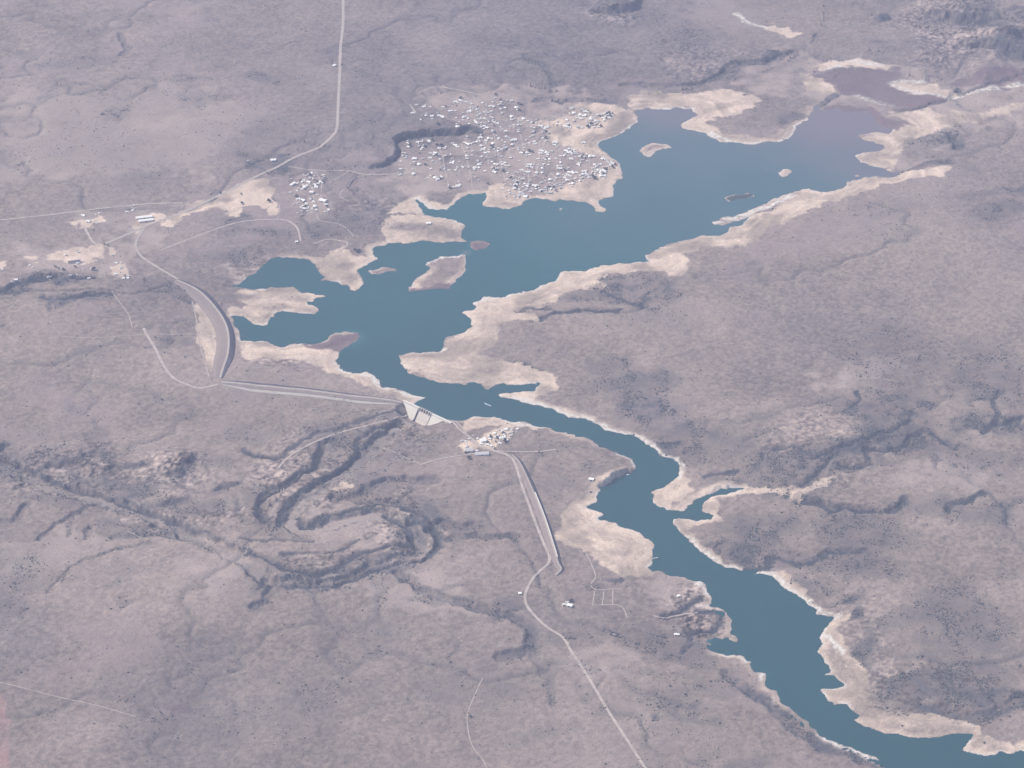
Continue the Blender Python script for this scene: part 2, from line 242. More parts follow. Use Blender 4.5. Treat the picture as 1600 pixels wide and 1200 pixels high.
# vegetation: blots (u, v, ru, rv, strength)
VEG = [(395,124,32,6,.5),(290,127,38,6,.5),(560,115,20,8,.3),(90,100,70,10,.3),(150,95,40,8,.3),(60,10,20,10,.3),(300,155,40,10,.35),(702,1015,7,24,.6),(722,1038,22,8,.5),(455,1085,10,14,.4),(930,910,20,8,.5),(1270,735,60,14,1),(1320,712,50,12,1),(1410,660,60,16,.7),(1000,625,50,14,.7),(1060,655,50,12,.7),(1350,730,60,12,.7),(430,830,60,10,.4),(1000,600,90,45,.7),(960,570,60,25,.6),(1010,640,80,30,.7),(1080,680,70,25,.6),(960,450,50,18,.8),(900,463,40,12,.6),(1010,455,60,30,.5),(1100,690,90,40,.5),(1130,745,70,22,.8),(1220,740,90,35,.8),(1290,710,70,22,1),(1380,680,70,25,.9),(1330,640,60,18,.7),(1410,625,50,15,.8),(1390,560,90,60,.35),
(1540,660,60,18,1),(1530,720,70,20,.5),(1550,600,60,50,.5),(1200,820,90,30,.7),(1350,830,100,30,.6),(1160,860,60,20,.9),(1300,880,120,25,.6),(1480,800,120,30,.6),(1500,1000,120,100,.6),(1400,970,90,40,.7),(1350,1000,40,60,.9),(1320,935,30,14,1),(1450,1080,90,30,.9),(1550,1085,70,26,1),(1250,920,50,14,.7),(1300,790,60,14,.9),(1570,790,60,14,.8),(1560,300,60,12,.7),(1580,330,50,14,.7),(1500,215,14,12,1),(1460,225,50,10,.5),
(1540,40,100,34,.5),(1580,70,50,22,.7),(1400,70,90,14,.4),(1330,90,70,8,.5),(1375,25,18,5,1),(1200,88,14,8,1),(1285,178,0,0,0),(1235,177,28,7,.8),(1090,60,40,30,.35),(1110,105,14,6,.8),(955,8,50,12,.8),(1146,104,9,9,1),(1060,20,60,20,.4),
(560,270,70,14,.4),(640,225,40,14,.4),(420,255,45,14,.8),(440,240,14,4,.8),(375,350,30,7,.8),(400,365,40,8,.6),(190,182,25,8,.7),(330,400,70,14,.5),(345,395,50,10,.5),(470,430,0,0,0),(600,330,60,20,.5),(545,345,80,22,.5),(470,400,0,0,0),(560,395,10,6,1),(240,445,60,8,.5),
(80,432,70,8,1),(25,455,30,7,1),(110,465,60,10,1),(88,480,18,10,.8),(290,460,40,9,.7),(370,460,20,8,.5),(285,535,50,11,.6),(10,512,12,5,.8),(130,725,140,16,.5),(220,760,150,28,.55),(20,740,60,20,.6),(300,790,110,30,.6),(240,830,100,20,.6),(120,790,120,12,.4),(330,720,60,30,.4),(400,680,60,20,.4),(540,700,110,30,.5),(620,650,60,14,.5),(600,700,60,30,.4),(660,700,60,20,.35),(560,760,60,20,.5),(660,800,50,30,.8),(700,820,60,14,.7),(600,790,60,10,.6),(640,840,30,30,.8),(580,880,80,14,.6),(480,905,120,12,.6),(420,915,25,18,.8),(430,885,60,18,.5),(620,890,50,10,.6),(700,930,60,10,.5),(400,780,40,40,.45),(60,900,100,25,.35),(20,940,60,30,.4),(200,900,60,20,.3),
(800,960,60,12,.6),(835,1000,20,30,.6),(880,1000,60,12,.5),(1050,1010,80,30,.5),(1080,985,40,20,.7),(970,900,22,6,1),(1120,1060,50,24,.5),(1060,1100,60,30,.4),(1030,1125,20,14,.6),(1100,1125,30,12,.4),(700,1060,60,40,.25),(880,760,60,30,.4),(920,740,50,20,.5),(860,700,70,14,.3),(740,680,0,0,0),(250,1140,150,30,.08),(150,1020,150,40,.06),(840,655,0,0,0),(510,1080,100,60,.12)]
BARE_DARK = [(1305,1035,22,60,.5),(1345,1115,40,16,.4),(1490,1135,40,10,.3),(1230,1105,40,60,.5),(1170,1045,40,20,.4),(1320,1180,60,30,.5),(1120,980,30,30,.5),(380,462,34,9,.8),(440,480,36,6,.6),(475,466,20,5,.5),(1420,1098,60,16,.75),(1380,1080,40,12,.6),(1300,1020,14,25,.35),(1170,198,55,8,.7),(1235,177,28,8,1),(1150,215,40,4,.4),(700,442,34,7,.6),(690,420,20,6,.3),(470,565,70,12,.5),(420,575,40,8,.5),(640,350,45,7,.75),(690,362,30,5,.4),(960,865,30,7,.4),(905,855,26,8,.5),(930,835,22,6,.4),
(540,412,20,6,.5),(350,318,24,8,.85),(300,332,22,6,.4),(1040,430,10,3,.3),(700,560,40,8,.25),(800,580,40,6,.25),(860,455,30,5,.3),(1550,1160,30,10,.5),(1560,1170,20,6,.6),(1100,790,14,10,.4),(750,652,14,3,.4),(1190,320,40,4,.5),(1215,314,40,3,.5),(1250,305,30,3,.4),(900,190,50,9,.5),(960,225,10,5,.3),(870,205,20,5,.4),(925,300,24,6,.4),(320,520,10,30,.3)]
ROCKRIM = [[(1392,132),(1410,128),(1440,130)],[(1395,137),(1420,143),(1450,150),(1475,156)],[(1340,152),(1370,160),(1395,165)],[(1480,158),(1510,150),(1600,138)],[(1310,105),(1290,112),(1270,120)],[(665,412),(692,401),(727,398)],[(1330,98),(1380,104)],[(1150,25),(1165,38),(1200,47)],[(781,617),(800,621),(819,625),(850,635),(881,645),(905,652),(932,663),(960,672),(995,683),(1015,695),(1030,708),(1055,720),(1060,732),(1059,745)],[(1165,893),(1190,895),(1212,901),(1232,922),(1252,935),(1277,951),(1276,959),(1304,964),(1310,960)],[(1288,983),(1282,996),(1295,998),(1310,1012),(1316,1020)],[(1075,843),(1090,858),(1112,874),(1137,886),(1165,893)],
[(530,577),(562,583),(582,589),(596,602),(625,609),(640,615),(667,621)],[(1115,348),(1150,341),(1180,330),(1210,318),(1235,306)],[(662,331),(690,338),(708,342),(725,350)],[(652,309),(665,322),(690,328),(712,321)],[(938,225),(966,212),(997,193)],[(1110,930),(1102,912),(1085,909)],[(1130,1021),(1160,1025),(1170,1030)],[(700,654),(740,650),(772,651),(800,659),(847,667)],[(967,706),(990,718),(994,727)],[(1195,1059),(1201,1057)],[(1285,1148),(1300,1158),(1340,1172),(1385,1195)],[(1020,172),(1060,170),(1082,172)],[(1110,208),(1150,225),(1218,223),(1238,211),(1245,198),(1262,186)],[(618,556),(640,549),(690,545)],[(741,473),(790,462),(850,444)]]
ROCKY = [(110,745,150,42,1),(270,745,90,45,1),(470,740,90,70,.7),(600,690,70,40,.6),(640,820,70,50,.9),(520,890,120,30,.7),(300,810,140,30,.6),(1520,55,140,60,.9),(1090,930,50,30,1),(1100,968,40,20,1),(600,640,60,10,.5),(1350,1000,60,100,.5),(440,565,70,20,.6),(600,325,70,25,.5),(400,420,60,20,.5),(960,15,60,20,.9),(1090,90,60,40,.5),(1280,700,120,60,.5),(1450,1080,120,40,.5)]
# incised lines: points, half width m, depth m, vegetation, which on cliffs includes painted shade
CHAN = [([(644,658),(625,666),(600,685),(575,710),(550,735),(515,757),(480,780),(462,800),(456,818),(470,830),(500,828),(540,817),(570,808),(600,808),(630,818),(650,835),(660,853),(652,868),(630,875),(590,885),(560,900),(530,910),(490,914),(450,912),(421,909)],26,10,.35),
([(-60,700),(0,723),(28,737),(56,750),(87,762),(125,772),(150,781),(187,787),(219,800),(250,816),(281,828),(312,844),(344,859),(369,872),(391,887),(419,908)],26,12,.2),
([(421,909),(424,925),(415,940),(395,952)],13,7,.8),
([(62,842),(94,819),(131,797),(156,784)],9,5,.5),([(110,840),(108,820),(118,806)],7,3,.3),([(137,843),(142,825)],10,6,.4),([(0,815),(28,815),(40,790)],12,7,.5),
([(75,928),(100,900),(125,880),(172,866),(219,858),(240,850)],4.5,3,.5),([(413,816),(404,798),(410,780),(440,765),(470,744),(494,732),(503,699),(520,690)],15,9,.8),
([(524,780),(560,782),(572,765),(602,753),(635,750),(680,752)],18,10,.7),([(180,843),(250,838),(300,846),(340,862)],12,6,.6),([(630,790),(600,787),(560,787)],12,6,.7),([(660,830),(690,815),(720,826),(735,822)],18,9,.8),([(700,845),(740,838),(800,838)],14,5,.7),
([(623,897),(650,918),(695,936),(740,948),(766,957),(802,966),(829,984),(832,1011),(814,1023),(780,1025)],16,7,.8),([(832,1011),(838,1035),(860,1060),(865,1100)],12,3,.4),
([(1315,730),(1340,732),(1362,730),(1352,705),(1395,704),(1415,697),(1425,682),(1440,674),(1452,675),(1465,685),(1492,702)],12,6,1),
([(1250,787),(1282,792),(1300,802),(1320,795),(1345,800),(1387,804),(1405,797),(1417,785)],14,7,1),([(1482,802),(1490,790),(1512,784),(1540,775)],12,5,1),
([(1165,889),(1200,882),(1205,870),(1225,875),(1250,881),(1275,876),(1300,865),(1350,862)],14,6,1),
([(775,562),(819,567),(856,582)],7,3,.8),([(834,502),(866,493),(912,488),(969,487)],9,4,.9),([(945,460),(969,468),(1006,481)],14,6,1),([(810,487),(830,481),(860,484)],10,4,.6),
([(1136,1053),(1159,1070),(1181,1087),(1210,1104),(1235,1126),(1261,1146),(1283,1163),(1325,1176),(1375,1192),(1420,1215)],17,8,1),
([(1093,934),(1074,945),(1057,958),(1035,964)],11,8,1),([(1090,952),(1125,956),(1128,973),(1113,985),(1074,985),(1079,1002),(1065,1019)],10,8,1),
([(-20,466),(0,460),(25,450),(50,443),(87,437)],10,7,1),([(67,469),(88,474),(125,467),(150,464),(180,461)],10,5,1),([(100,441),(125,439),(148,437)],7,3,1),([(583,262),(600,256),(620,247),(624,236),(617,223),(632,213),(662,209),(700,208),(717,206),(732,199),(752,203)],10,5,1),([(1308,148),(1298,154),(1278,168)],6,2,.8),([(934,768),(938,760),(950,753),(967,744),(985,737),(994,731)],10,.1,1),([(626,660),(584,672),(560,693),(557,711),(542,729),(515,747),(479,765),(455,786),(440,804),(435,825)],9,5,1),([(638,636),(614,643),(590,651),(536,669),(494,681),(455,705),(434,722)],8,3,.8),  # peninsula-cliff line is flat and paints shade; town-scarp line mixes foliage and shade
([(506,702),(494,732),(470,747),(434,771),(407,786),(404,801),(413,816)],8,4,1),([(467,808),(470,824),(482,823),(515,811),(560,799),(596,792),(620,792),(641,803),(668,810),(683,832),(686,852),(668,868),(645,876),(620,880),(566,895),(524,913),(440,913),(410,919)],9,4,.9),
([(600,806),(620,812),(635,822),(644,837),(641,853),(608,856),(572,868),(542,880),(524,894),(494,898),(455,894),(425,882),(389,867)],10,5,1),([(440,872),(500,868),(530,868),(548,858),(556,846)],6,2,.8),([(375,845),(420,848),(490,850)],6,2,.6),([(380,705),(402,716),(430,722)],8,3,.9),
([(28,728),(70,743),(110,762),(160,775),(205,790),(245,806),(285,822),(330,838)],7,2,.8),([(0,735),(40,752),(80,770),(130,782),(180,793),(220,808),(270,832),(320,858),(370,882),(410,910)],7,2,.7),
([(640,813),(665,820),(684,836),(686,855),(672,870),(648,878)],15,8,1),
([(1425,1107),(1475,1107),(1512,1122),(1550,1115),(1600,1095),(1660,1080)],22,8,1),([(1270,717),(1300,708),(1325,702),(1345,692),(1360,688),(1390,676),(1410,662),(1425,660)],10,5,1),([(1230,777),(1250,762),(1275,747),(1290,732),(1300,715)],10,4,1),([(1310,737),(1345,733)],7,3,1),([(1060,691),(1045,693),(1025,690)],8,4,1),([(1535,678),(1555,667),(1580,662),(1610,655)],10,4,1),([(1556,667),(1560,650),(1552,630),(1558,610)],8,3,.8),([(1100,745),(1125,742),(1150,735)],8,3,.8),([(1330,640),(1345,628),(1340,615)],7,3,.9),([(1420,640),(1423,655),(1420,665)],7,3,.9),([(1240,700),(1215,705),(1190,715)],7,3,.7),
([(975,130),(1030,133),(1095,130),(1125,118),(1150,100),(1170,97),(1200,95),(1240,80)],18,8,.8),([(835,155),(862,150),(880,158),(900,152),(960,158)],14,4,.7),([(820,85),(850,100),(862,115),(868,130)],16,4,.6),
([(120,132),(128,135),(105,150)],0.1,0,0),([(185,55),(190,66),(203,78),(190,88)],12,5,.6),([(1400,235),(1425,222),(1455,213),(1480,222)],16,6,.6),([(1480,205),(1492,215),(1500,232)],22,8,.9),([(1397,270),(1420,267),(1450,255),(1490,252)],12,5,.7),
([(0,466),(25,458),(100,459),(175,456),(207,460),(250,447),(270,447)],9,5,.5),([(350,443),(380,446),(400,447)],7,3,.6),([(560,272),(550,290),(560,305),(580,315)],12,5,.6),([(600,330),(640,332),(662,333)],7,3,.2),
([(420,475),(440,478),(470,476),(490,470)],8,2,.1),([(1500,140),(1480,158),(1440,168),(1400,172)],10,4,.6),([(1600,120),(1540,138),(1510,146),(1480,158)],10,4,.6),([(1310,146),(1300,152),(1275,166)],12,4,.7),([(1180,240),(1192,236),(1230,222)],0.1,0,0),
([(1190,330),(1220,320),(1262,308),(1285,302)],10,3,.3)]
# scarps: high side is left of travel; points, height, back length, face width, vegetation on the face
SCARP = [([(583,262),(600,255),(620,245),(622,235),(615,222),(632,211),(662,207),(700,206),(717,205),(732,197),(755,201)],17,260,10,1),
([(645,640),(620,655),(596,672),(570,700),(555,722),(525,745),(490,768),(462,785),(444,805),(438,822)],4,60,9,.6),
([(404,808),(406,785),(440,768),(470,750),(490,738)],3,60,9,.6),
([(478,824),(500,818),(545,802),(580,796),(610,795)],4,80,9,.6),
([(455,900),(520,895),(545,882),(600,868),(632,858),(640,850)],5,90,10,.8),
([(56,733),(103,726),(131,718),(150,710)],13,70,14,.8),([(140,746),(175,733),(219,730),(237,724)],13,60,14,.7),([(262,750),(287,739),(294,727),(312,710)],18,90,20,.5),([(-40,715),(0,704),(16,695)],14,80,14,.7),
([(240,793),(300,783)],9,50,12,.8),([(328,768),(381,757)],9,60,12,.7),([(225,790),(260,792),(310,786)],6,40,12,.6),([(0,442+18),(25,450),(60,441),(90,436),(150,437)],12,70,22,1),([(67,467),(90,478),(125,468),(180,461)],7,60,26,1),
([(936,762),(962,748),(993,731)],17,120,9,.3),([(920,12),(955,19),(998,12),(1000,-10)],26,200,26,.9),([(1150,110),(1153,100),(1156,92)],12,80,24,.9),([(1190,100),(1200,90),(1212,80)],12,80,24,.9),
([(1440,25),(1500,40),(1560,44)],26,140,30,.8),([(1490,70),(1540,76),(1600,92),(1660,95)],34,160,36,.8),([(1360,28),(1375,32),(1392,28)],14,80,20,.9),([(1560,80),(1600,70),(1640,50)],26,140,30,.9),([(1480,18),(1530,8),(1560,-10)],20,120,30,.7),
([(1270,716),(1325,703),(1355,691),(1387,681)],12,90,30,1),([(1225,768),(1262,755),(1290,738)],8,60,24,1),([(1540,676),(1560,664),(1600,655)],9,80,26,1),([(1100,768),(1140,758),(1160,750)],6,60,24,.8),
([(1010,688),(1045,694),(1085,690)],6,60,18,.9),([(1320,962),(1335,958),(1345,945)],6,60,24,1),([(905,455),(940,447),(1040,436)],4,60,14,.4)]

# ------------------------------------------------------------------ ground
def axis(lo, hi, step, far_lo, far_hi):
    core = list(np.arange(lo, hi + step, step)); a = []; d = step; p = lo
    while p > far_lo: d *= 1.22; p -= d; a.append(p)
    b = []; d = step; p = core[-1]
    while p < far_hi: d *= 1.22; p += d; b.append(p)
    return np.array(a[::-1] + core + b)
gx = axis(-1860, 1860, 3.0, -24000, 24000); gy = axis(4640, 9150, 4.0, -6000, 42000)
X, Y = np.meshgrid(gx, gy); X = X.astype(np.float32); Y = Y.astype(np.float32)
print('grid', X.shape)
far = np.maximum(np.maximum(np.abs(X) - 2000, Y - 9300), 4500 - Y); nearw = 1 - sstep(0, 300, far)

Wp = UP(SHORE, 0.3)
SDW = -sdf(Wp, 400)                                     # + on land
for p in ISLANDS: SDW = np.maximum(SDW, sdf(UP(p, 0.5), 60))
wx = fbm(X, Y, 34, 4, 3, 0.6) * 5.5; wy = fbm(X, Y, 34, 4, 4, 0.6) * 8
wx2 = fbm(X, Y, 110, 5, 5) * 28; wy2 = fbm(X, Y, 110, 5, 6) * 40
A_, B_ = np.array(U(631, 626, 4)), np.array(U(697, 657, 4))     # dam axis
ax = (B_ - A_) / np.hypot(*(B_ - A_)); dn = np.array([ax[1], -ax[0]])
if dn[1] > 0: dn = -dn                                   # downstream
DAML = float(np.hypot(*(B_ - A_)))
da = (X - A_[0]) * ax[0] + (Y - A_[1]) * ax[1]; dd = (X - A_[0]) * dn[0] + (Y - A_[1]) * dn[1]
neardam = (1 - sstep(90, 160, np.abs(da - DAML / 2))) * (1 - sstep(60, 110, np.abs(dd)))
sdw = samp(SDW, X + wx * (1 - neardam), Y + wy * (1 - neardam))
sdw = np.where(far > 0, 400 * (far > 0), sdw)
n1 = fbm(X, Y, 900, 5, 21); n2 = fbm(X, Y, 160, 5, 22); n3 = fbm(X, Y, 34, 4, 23)
n4 = fbm(X, Y, 420, 6, 24, 0.6)
inland = sstep(10, 220, sdw)
H = np.where(sdw > 0, 0.15 + np.minimum(sdw, 8) * 0.10 + np.clip(sdw - 8, 0, 150) * 0.055, np.maximum(sdw * 0.45, -14))
H = H + inland * (n1 * 6 + n2 * 2.6) + (sdw > 0) * np.minimum(sdw, 30) / 30 * (n3 * 0.4 + 0.15 * fbm(X, Y, 12, 2, 29))
# gullies: ridged noise
rg = 1 - np.abs(fbm(X, Y, 520, 5, 31)); rg = np.clip((rg - 0.86) / 0.14, 0, 1) ** 2
H -= inland * rg * 5
# ground falls away below the concrete dam
fl = np.interp(da, [-12, 4, 20, 38, DAML * .66, DAML * .85, DAML + 8], [20, -2, -14, -24, -27, -10, 20])
cut = fl + np.maximum(dd - 30, 0) * 0.8
ndm = (np.abs(da - DAML / 2) < DAML / 2 + 12) & (dd > 2) & (dd < 90)
veg = np.zeros_like(H); floor_ = np.zeros_like(H); veg_shade_line = np.zeros_like(H); strata = np.zeros_like(H)
Xs, Ys = X + wx, Y + wy; n5c = fbm(X, Y, 14, 2, 81)
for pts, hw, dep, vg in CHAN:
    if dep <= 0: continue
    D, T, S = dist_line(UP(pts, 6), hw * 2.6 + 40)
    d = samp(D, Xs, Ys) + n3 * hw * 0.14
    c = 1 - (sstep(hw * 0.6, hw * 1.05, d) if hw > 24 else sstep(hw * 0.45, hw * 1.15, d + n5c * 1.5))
    if pts[0] == (644, 658): c = c * np.where(neardam > 0.01, sstep(2, 12, dd), 1)
    if pts[0] == (644, 658): H = np.where(ndm, np.minimum(H, cut), H); H = H - c * dep * nearw * np.where(ndm, 0, 1)
    else: H = H - c * dep * nearw * (0.35 + 0.65 * inland)
    if (hw <= 10 and vg > .5) or (hw <= 16 and vg >= 1): veg_shade_line = np.maximum(veg_shade_line, vg * (1 - sstep(min(hw, 9) * 0.3, min(hw, 9) * 0.85, d + n5c * 2.2)) * nearw)
    if hw > 24:    # wooded banks with gorge shade in their dark tone, open stony floor
        ledge = np.sin(d * 0.62 + n3 * 2.5); ring = np.exp(-((d - hw * 0.95) / (hw * 0.22)) ** 2) * nearw; veg = np.maximum(veg, ring * (0.70 + 0.30 * ledge)); strata = np.maximum(strata, ring * sstep(0.2, 0.9, -ledge)); floor_ = np.maximum(floor_, (1 - sstep(hw * .3, hw * .6, d)) * nearw)
    else: veg = np.maximum(veg, vg * (1 - sstep(hw * 0.7, hw * 1.5, d)) * nearw)
for pts, hh, L, W, vg in SCARP:
    P = UP(pts, 8)
    D, T, S = dist_line(P, L * 3)
    s = samp(D * S, Xs, Ys) + n3 * 5; tap = samp(np.sqrt(np.clip(np.sin(np.pi * T), 0, 1)), X, Y)
    # high side is left of the direction of travel when travelling east: flip by measuring against up-left
    dir_ = P[-1] - P[0]; left = np.array([-dir_[1], dir_[0]])
    if left @ np.array([-0.55, 0.83]) < 0: s = -s
    hh = hh * (0.8 if hh < 14 else 1)
    H = H + hh * tap * sstep(-W / 2, W / 2, s) * np.exp(-np.maximum(s - W / 2, 0) / L) * (1 - sstep(2 * L, 2.9 * L, s)) * nearw * sstep(0, 6, sdw)
    veg = np.maximum(veg, vg * tap * sstep(-W * 1.1, -W * 0.2, s) * (1 - sstep(W * 0.3, W, s)) * nearw)
# hills of the upper right corner
cu = U(1600, 20, 10); rr = np.hypot((X - cu[0]) / 520, (Y - cu[1]) / 900)
hills = (1 - sstep(0.3, 1, rr)); rh = 1 - np.abs(fbm(X, Y, 260, 5, 41)); H += hills * np.clip(rh - 0.35, 0, 1) * 50
for (u, v, ru, rv, st) in VEG:
    if ru <= 0: continue
    c = U(u, v, 8); sx = ru * math.hypot(CAMH, c[1]) / F; sy = abs(U(u, v - rv, 8)[1] - U(u, v + rv, 8)[1]) / 2
    r = np.hypot((X - c[0] + wx2) / sx, (Y - c[1] + wy2) / sy)
    if (r > 0).all() or True:
        e = (1 - sstep(0.35, 1.15, r + n2 * 0.35)) * st * 1.0
        veg = np.maximum(veg, e)
H += np.clip(veg - 0.2, 0, 1) * nearw * sstep(10, 40, sdw) * (fbm(X, Y, 22, 3, 71) * 1.0)
vegb = np.clip(veg + inland * (rg * 0.25 + np.clip(n4 - 0.3, 0, 1) * 0.25), 0, 1)
veg = np.clip(veg + inland * (rg * 0.42 + np.clip(n4 - 0.15, 0, 1) * 0.4), 0, 1)
# sand, mud, red soil
def masks(polys, z, soft, warp=1.0):
    out = None
    for p in polys:
        s = sdf(UP(p, z), 60); out = s if out is None else np.maximum(out, s)
    v = samp(out, X + wx * warp, Y + wy * warp)
    return sstep(-soft, soft, v + n3 * soft * 0.9) * nearw
sand = np.maximum(masks([p for p in SAND if np.mean([q_[1] for q_ in p]) >= 215], 3, 3, 1.7), masks([p for p in SAND if np.mean([q_[1] for q_ in p]) < 215], 3, 5, 2.0)); weak = masks(WEAKSAND, 8, 28, 4); red = masks(RED, 8, 3); mud = masks(MUD, 4, 8, 2.0)
band = (1 - sstep(5 + 10 * np.clip(n2 + 0.3, 0, 1), 16 + 14 * np.clip(n2 + 0.3, 0, 1), sdw)) * nearw
lodam = (1 - sstep(-6, 0, -dd)) * neardam
rim = (1 - sstep(2, 9, sdw)) * (sdw > 0)
isF = samp(sdf(UP(ISLANDS[5], 1), 60), X, Y)
S_ = np.clip(np.maximum(sand, band * np.clip(0.45 + 0.5 * n2, 0, 0.9)) , 0, 1) * (1 - lodam)
for (u, v, ru, rv, st) in BARE_DARK:
    c = U(u, v, 3); sx = ru * math.hypot(CAMH, c[1]) / F; sy = abs(U(u, v - rv, 3)[1] - U(u, v + rv, 3)[1]) / 2
    S_ = S_ * (1 - st * (1 - sstep(0.4, 1.2, np.hypot((X - c[0] + wx2 * .5) / sx, (Y - c[1] + wy2 * .5) / sy) + n2 * 0.3)))
S_ *= np.clip(0.94 + 0.14 * n2 + 0.12 * n3, 0, 1)
rock = np.zeros_like(H)
for pts in ROCKRIM:
    D, T, S = dist_line(UP(pts, 1), 60); rock = np.maximum(rock, 1 - sstep(5, 13, samp(D, X + wx, Y + wy) + n3 * 4))
rock *= sstep(0, 2, sdw)
def mix(c, col, m): return c * (1 - m[..., None]) + np.array(col, np.float32) * m[..., None]
tone = n4
C = np.empty(H.shape + (3,), np.float32)
C[:] = (0.220, 0.167, 0.136)
C = mix(C, (0.262, 0.198, 0.154), sstep(-0.4, 0.9, n1) * 0.7)
C = mix(C, (0.172, 0.138, 0.120), sstep(-0.2, 1.0, -n1) * 0.7)
n5 = fbm(X, Y, 8, 2, 27, 0.7)
C *= (1 + 0.15 * n2 + 0.05 * n3 + 0.13 * tone + 0.22 * n5)[..., None]
pk = sstep(0.25, 0.9, fbm(X, Y, 300, 6, 51, 0.65)) * 0.5; C = mix(C, (0.29, 0.215, 0.19), pk)
C = mix(C, (0.36, 0.275, 0.225), np.clip(weak * (0.64 + 0.28 * n3 + 0.2 * n2), 0, 1))
for (u, v, ru, rv, st) in ROCKY:
    c = U(u, v, 8); sx = ru * math.hypot(CAMH, c[1]) / F; sy = abs(U(u, v - rv, 8)[1] - U(u, v + rv, 8)[1]) / 2
    e = st * (1 - sstep(0.4, 1.15, np.hypot((X - c[0] + wx2) / sx, (Y - c[1] + wy2) / sy) + n2 * 0.2))
    C *= (1 + e * (0.65 * n5 + 0.35 * n3 - 0.02))[..., None]
C = mix(C, (0.32, 0.255, 0.21), floor_ * np.clip(0.70 + 0.3 * n5 + 0.2 * n3, 0, 1))
veg_m = np.clip(veg, 0, 1) * np.clip(0.62 + 0.45 * n3 + 0.2 * n2 + 0.35 * n5, 0.05, 1)
C = mix(C, (0.060, 0.061, 0.063), veg_m * 0.92)  # foliage tone, turned bluish dark to hold the gorge shade as well
C = mix(C, (0.33, 0.27, 0.225), strata * np.clip(0.5 + 0.5 * n5, 0, 1) * 0.8)
C = mix(C, (0.036, 0.040, 0.044), veg_shade_line * np.clip(0.92 + 0.3 * n5, 0, 1))  # tree lines, with gorge and cliff shade painted into the same dark colour
sc = np.empty_like(C); sc[:] = (0.53, 0.405, 0.30); bands = fbm(np.clip(sdw, 0, 300) * 1.0 + 900, X * 0.12 + Y * 0.05, 13, 3, 63); sc *= (1 + 0.06 * n3 + 0.08 * n2 + 0.17 * bands + 0.08 * n5)[..., None]
sc = sc * (1 - (0.36 * sstep(-0.05, 0.8, fbm(X, Y, 90, 5, 61)))[..., None])
m = np.clip(S_, 0, 1)[..., None]; C = C * (1 - m) + sc * m
C = mix(C, (0.62, 0.555, 0.47), rock * np.clip(0.75 + 0.5 * n5 + 0.3 * n3, 0, 1))
C = mix(C, (0.56, 0.48, 0.40), rim * S_ * np.clip(0.35 + n3 + n2 * 0.5, 0, 1) * nearw)
C = mix(C, (0.130, 0.084, 0.085), mud * np.clip(0.78 + 0.12 * n2 + 0.1 * n3, 0, 0.9))
C = mix(C, (0.33, 0.185, 0.155), red * np.clip(0.55 + 0.25 * n2 + 0.2 * n3, 0, 0.8))
C = mix(C, (0.045, 0.060, 0.050), sstep(1, 4, isF)); C = mix(C, (0.55, 0.52, 0.47), (1 - sstep(1.5, 3.5, np.abs(isF + 0.5))) * nearw * np.clip(0.7 + n3, 0, 1))
wet = (1 - sstep(-1.0, 1.0, sdw)); C = mix(C, (0.10, 0.10, 0.09), wet)
C = np.clip(C, 0.01, 0.9)
print('height', H.min(), H.max())
def hz(x, y):
    i = min(max(int(np.searchsorted(gx, x)) - 1, 0), len(gx) - 2); j = min(max(int(np.searchsorted(gy, y)) - 1, 0), len(gy) - 2)
    fx = (x - gx[i]) / (gx[i + 1] - gx[i]); fy = (y - gy[j]) / (gy[j + 1] - gy[j])
    return float((H[j, i] * (1 - fx) + H[j, i + 1] * fx) * (1 - fy) + (H[j + 1, i] * (1 - fx) + H[j + 1, i + 1] * fx) * fy)
def G(u, v):
    """photo position -> the ground there"""
    z = 8.0
    for _ in range(6):
        x, y = U(u, v, z); z = 0.5 * z + 0.5 * hz(x, y)
    x, y = U(u, v, z); return x, y, hz(x, y)
def hz_arr(x, y):
    i = np.clip(np.searchsorted(gx, x) - 1, 0, len(gx) - 2); j = np.clip(np.searchsorted(gy, y) - 1, 0, len(gy) - 2)
    fx = (x - gx[i]) / (gx[i + 1] - gx[i]); fy = (y - gy[j]) / (gy[j + 1] - gy[j])
    return (H[j, i] * (1 - fx) + H[j, i + 1] * fx) * (1 - fy) + (H[j + 1, i] * (1 - fx) + H[j + 1, i + 1] * fx) * fy

def smooth_line(P, n=4):
    """Catmull-Rom through the points"""
    P = np.asarray(P, float); Q = np.vstack([2 * P[0] - P[1], P, 2 * P[-1] - P[-2]]); out = []
    for i in range(1, len(Q) - 2):
        for k in range(n):
            t = k / n; a, b, c, d = Q[i - 1], Q[i], Q[i + 1], Q[i + 2]
            out.append(0.5 * ((2 * b) + (c - a) * t + (2 * a - 5 * b + 4 * c - d) * t * t + (3 * b - a - 3 * c + d) * t ** 3))
    out.append(P[-1]); return np.array(out)
def resample(P, step):
    L = np.r_[0, np.cumsum(np.hypot(*np.diff(P, axis=0).T))]; n = max(2, int(L[-1] / step) + 1); s = np.linspace(0, L[-1], n)
    return np.c_[np.interp(s, L, P[:, 0]), np.interp(s, L, P[:, 1])]
def normals(P):
    t = np.gradient(P, axis=0); t /= np.maximum(np.hypot(t[:, 0], t[:, 1]), 1e-6)[:, None]; return np.c_[-t[:, 1], t[:, 0]]

ny, nx = X.shape
idx = np.arange(ny * nx, dtype=np.int32).reshape(ny, nx)
q = np.stack([idx[:-1, :-1], idx[:-1, 1:], idx[1:, 1:], idx[1:, :-1]], -1).reshape(-1, 4)
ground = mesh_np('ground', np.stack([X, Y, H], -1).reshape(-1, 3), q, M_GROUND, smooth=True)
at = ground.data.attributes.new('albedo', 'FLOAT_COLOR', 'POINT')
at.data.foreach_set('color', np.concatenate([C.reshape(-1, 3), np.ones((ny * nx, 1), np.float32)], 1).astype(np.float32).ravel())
tag(ground, kind='structure')

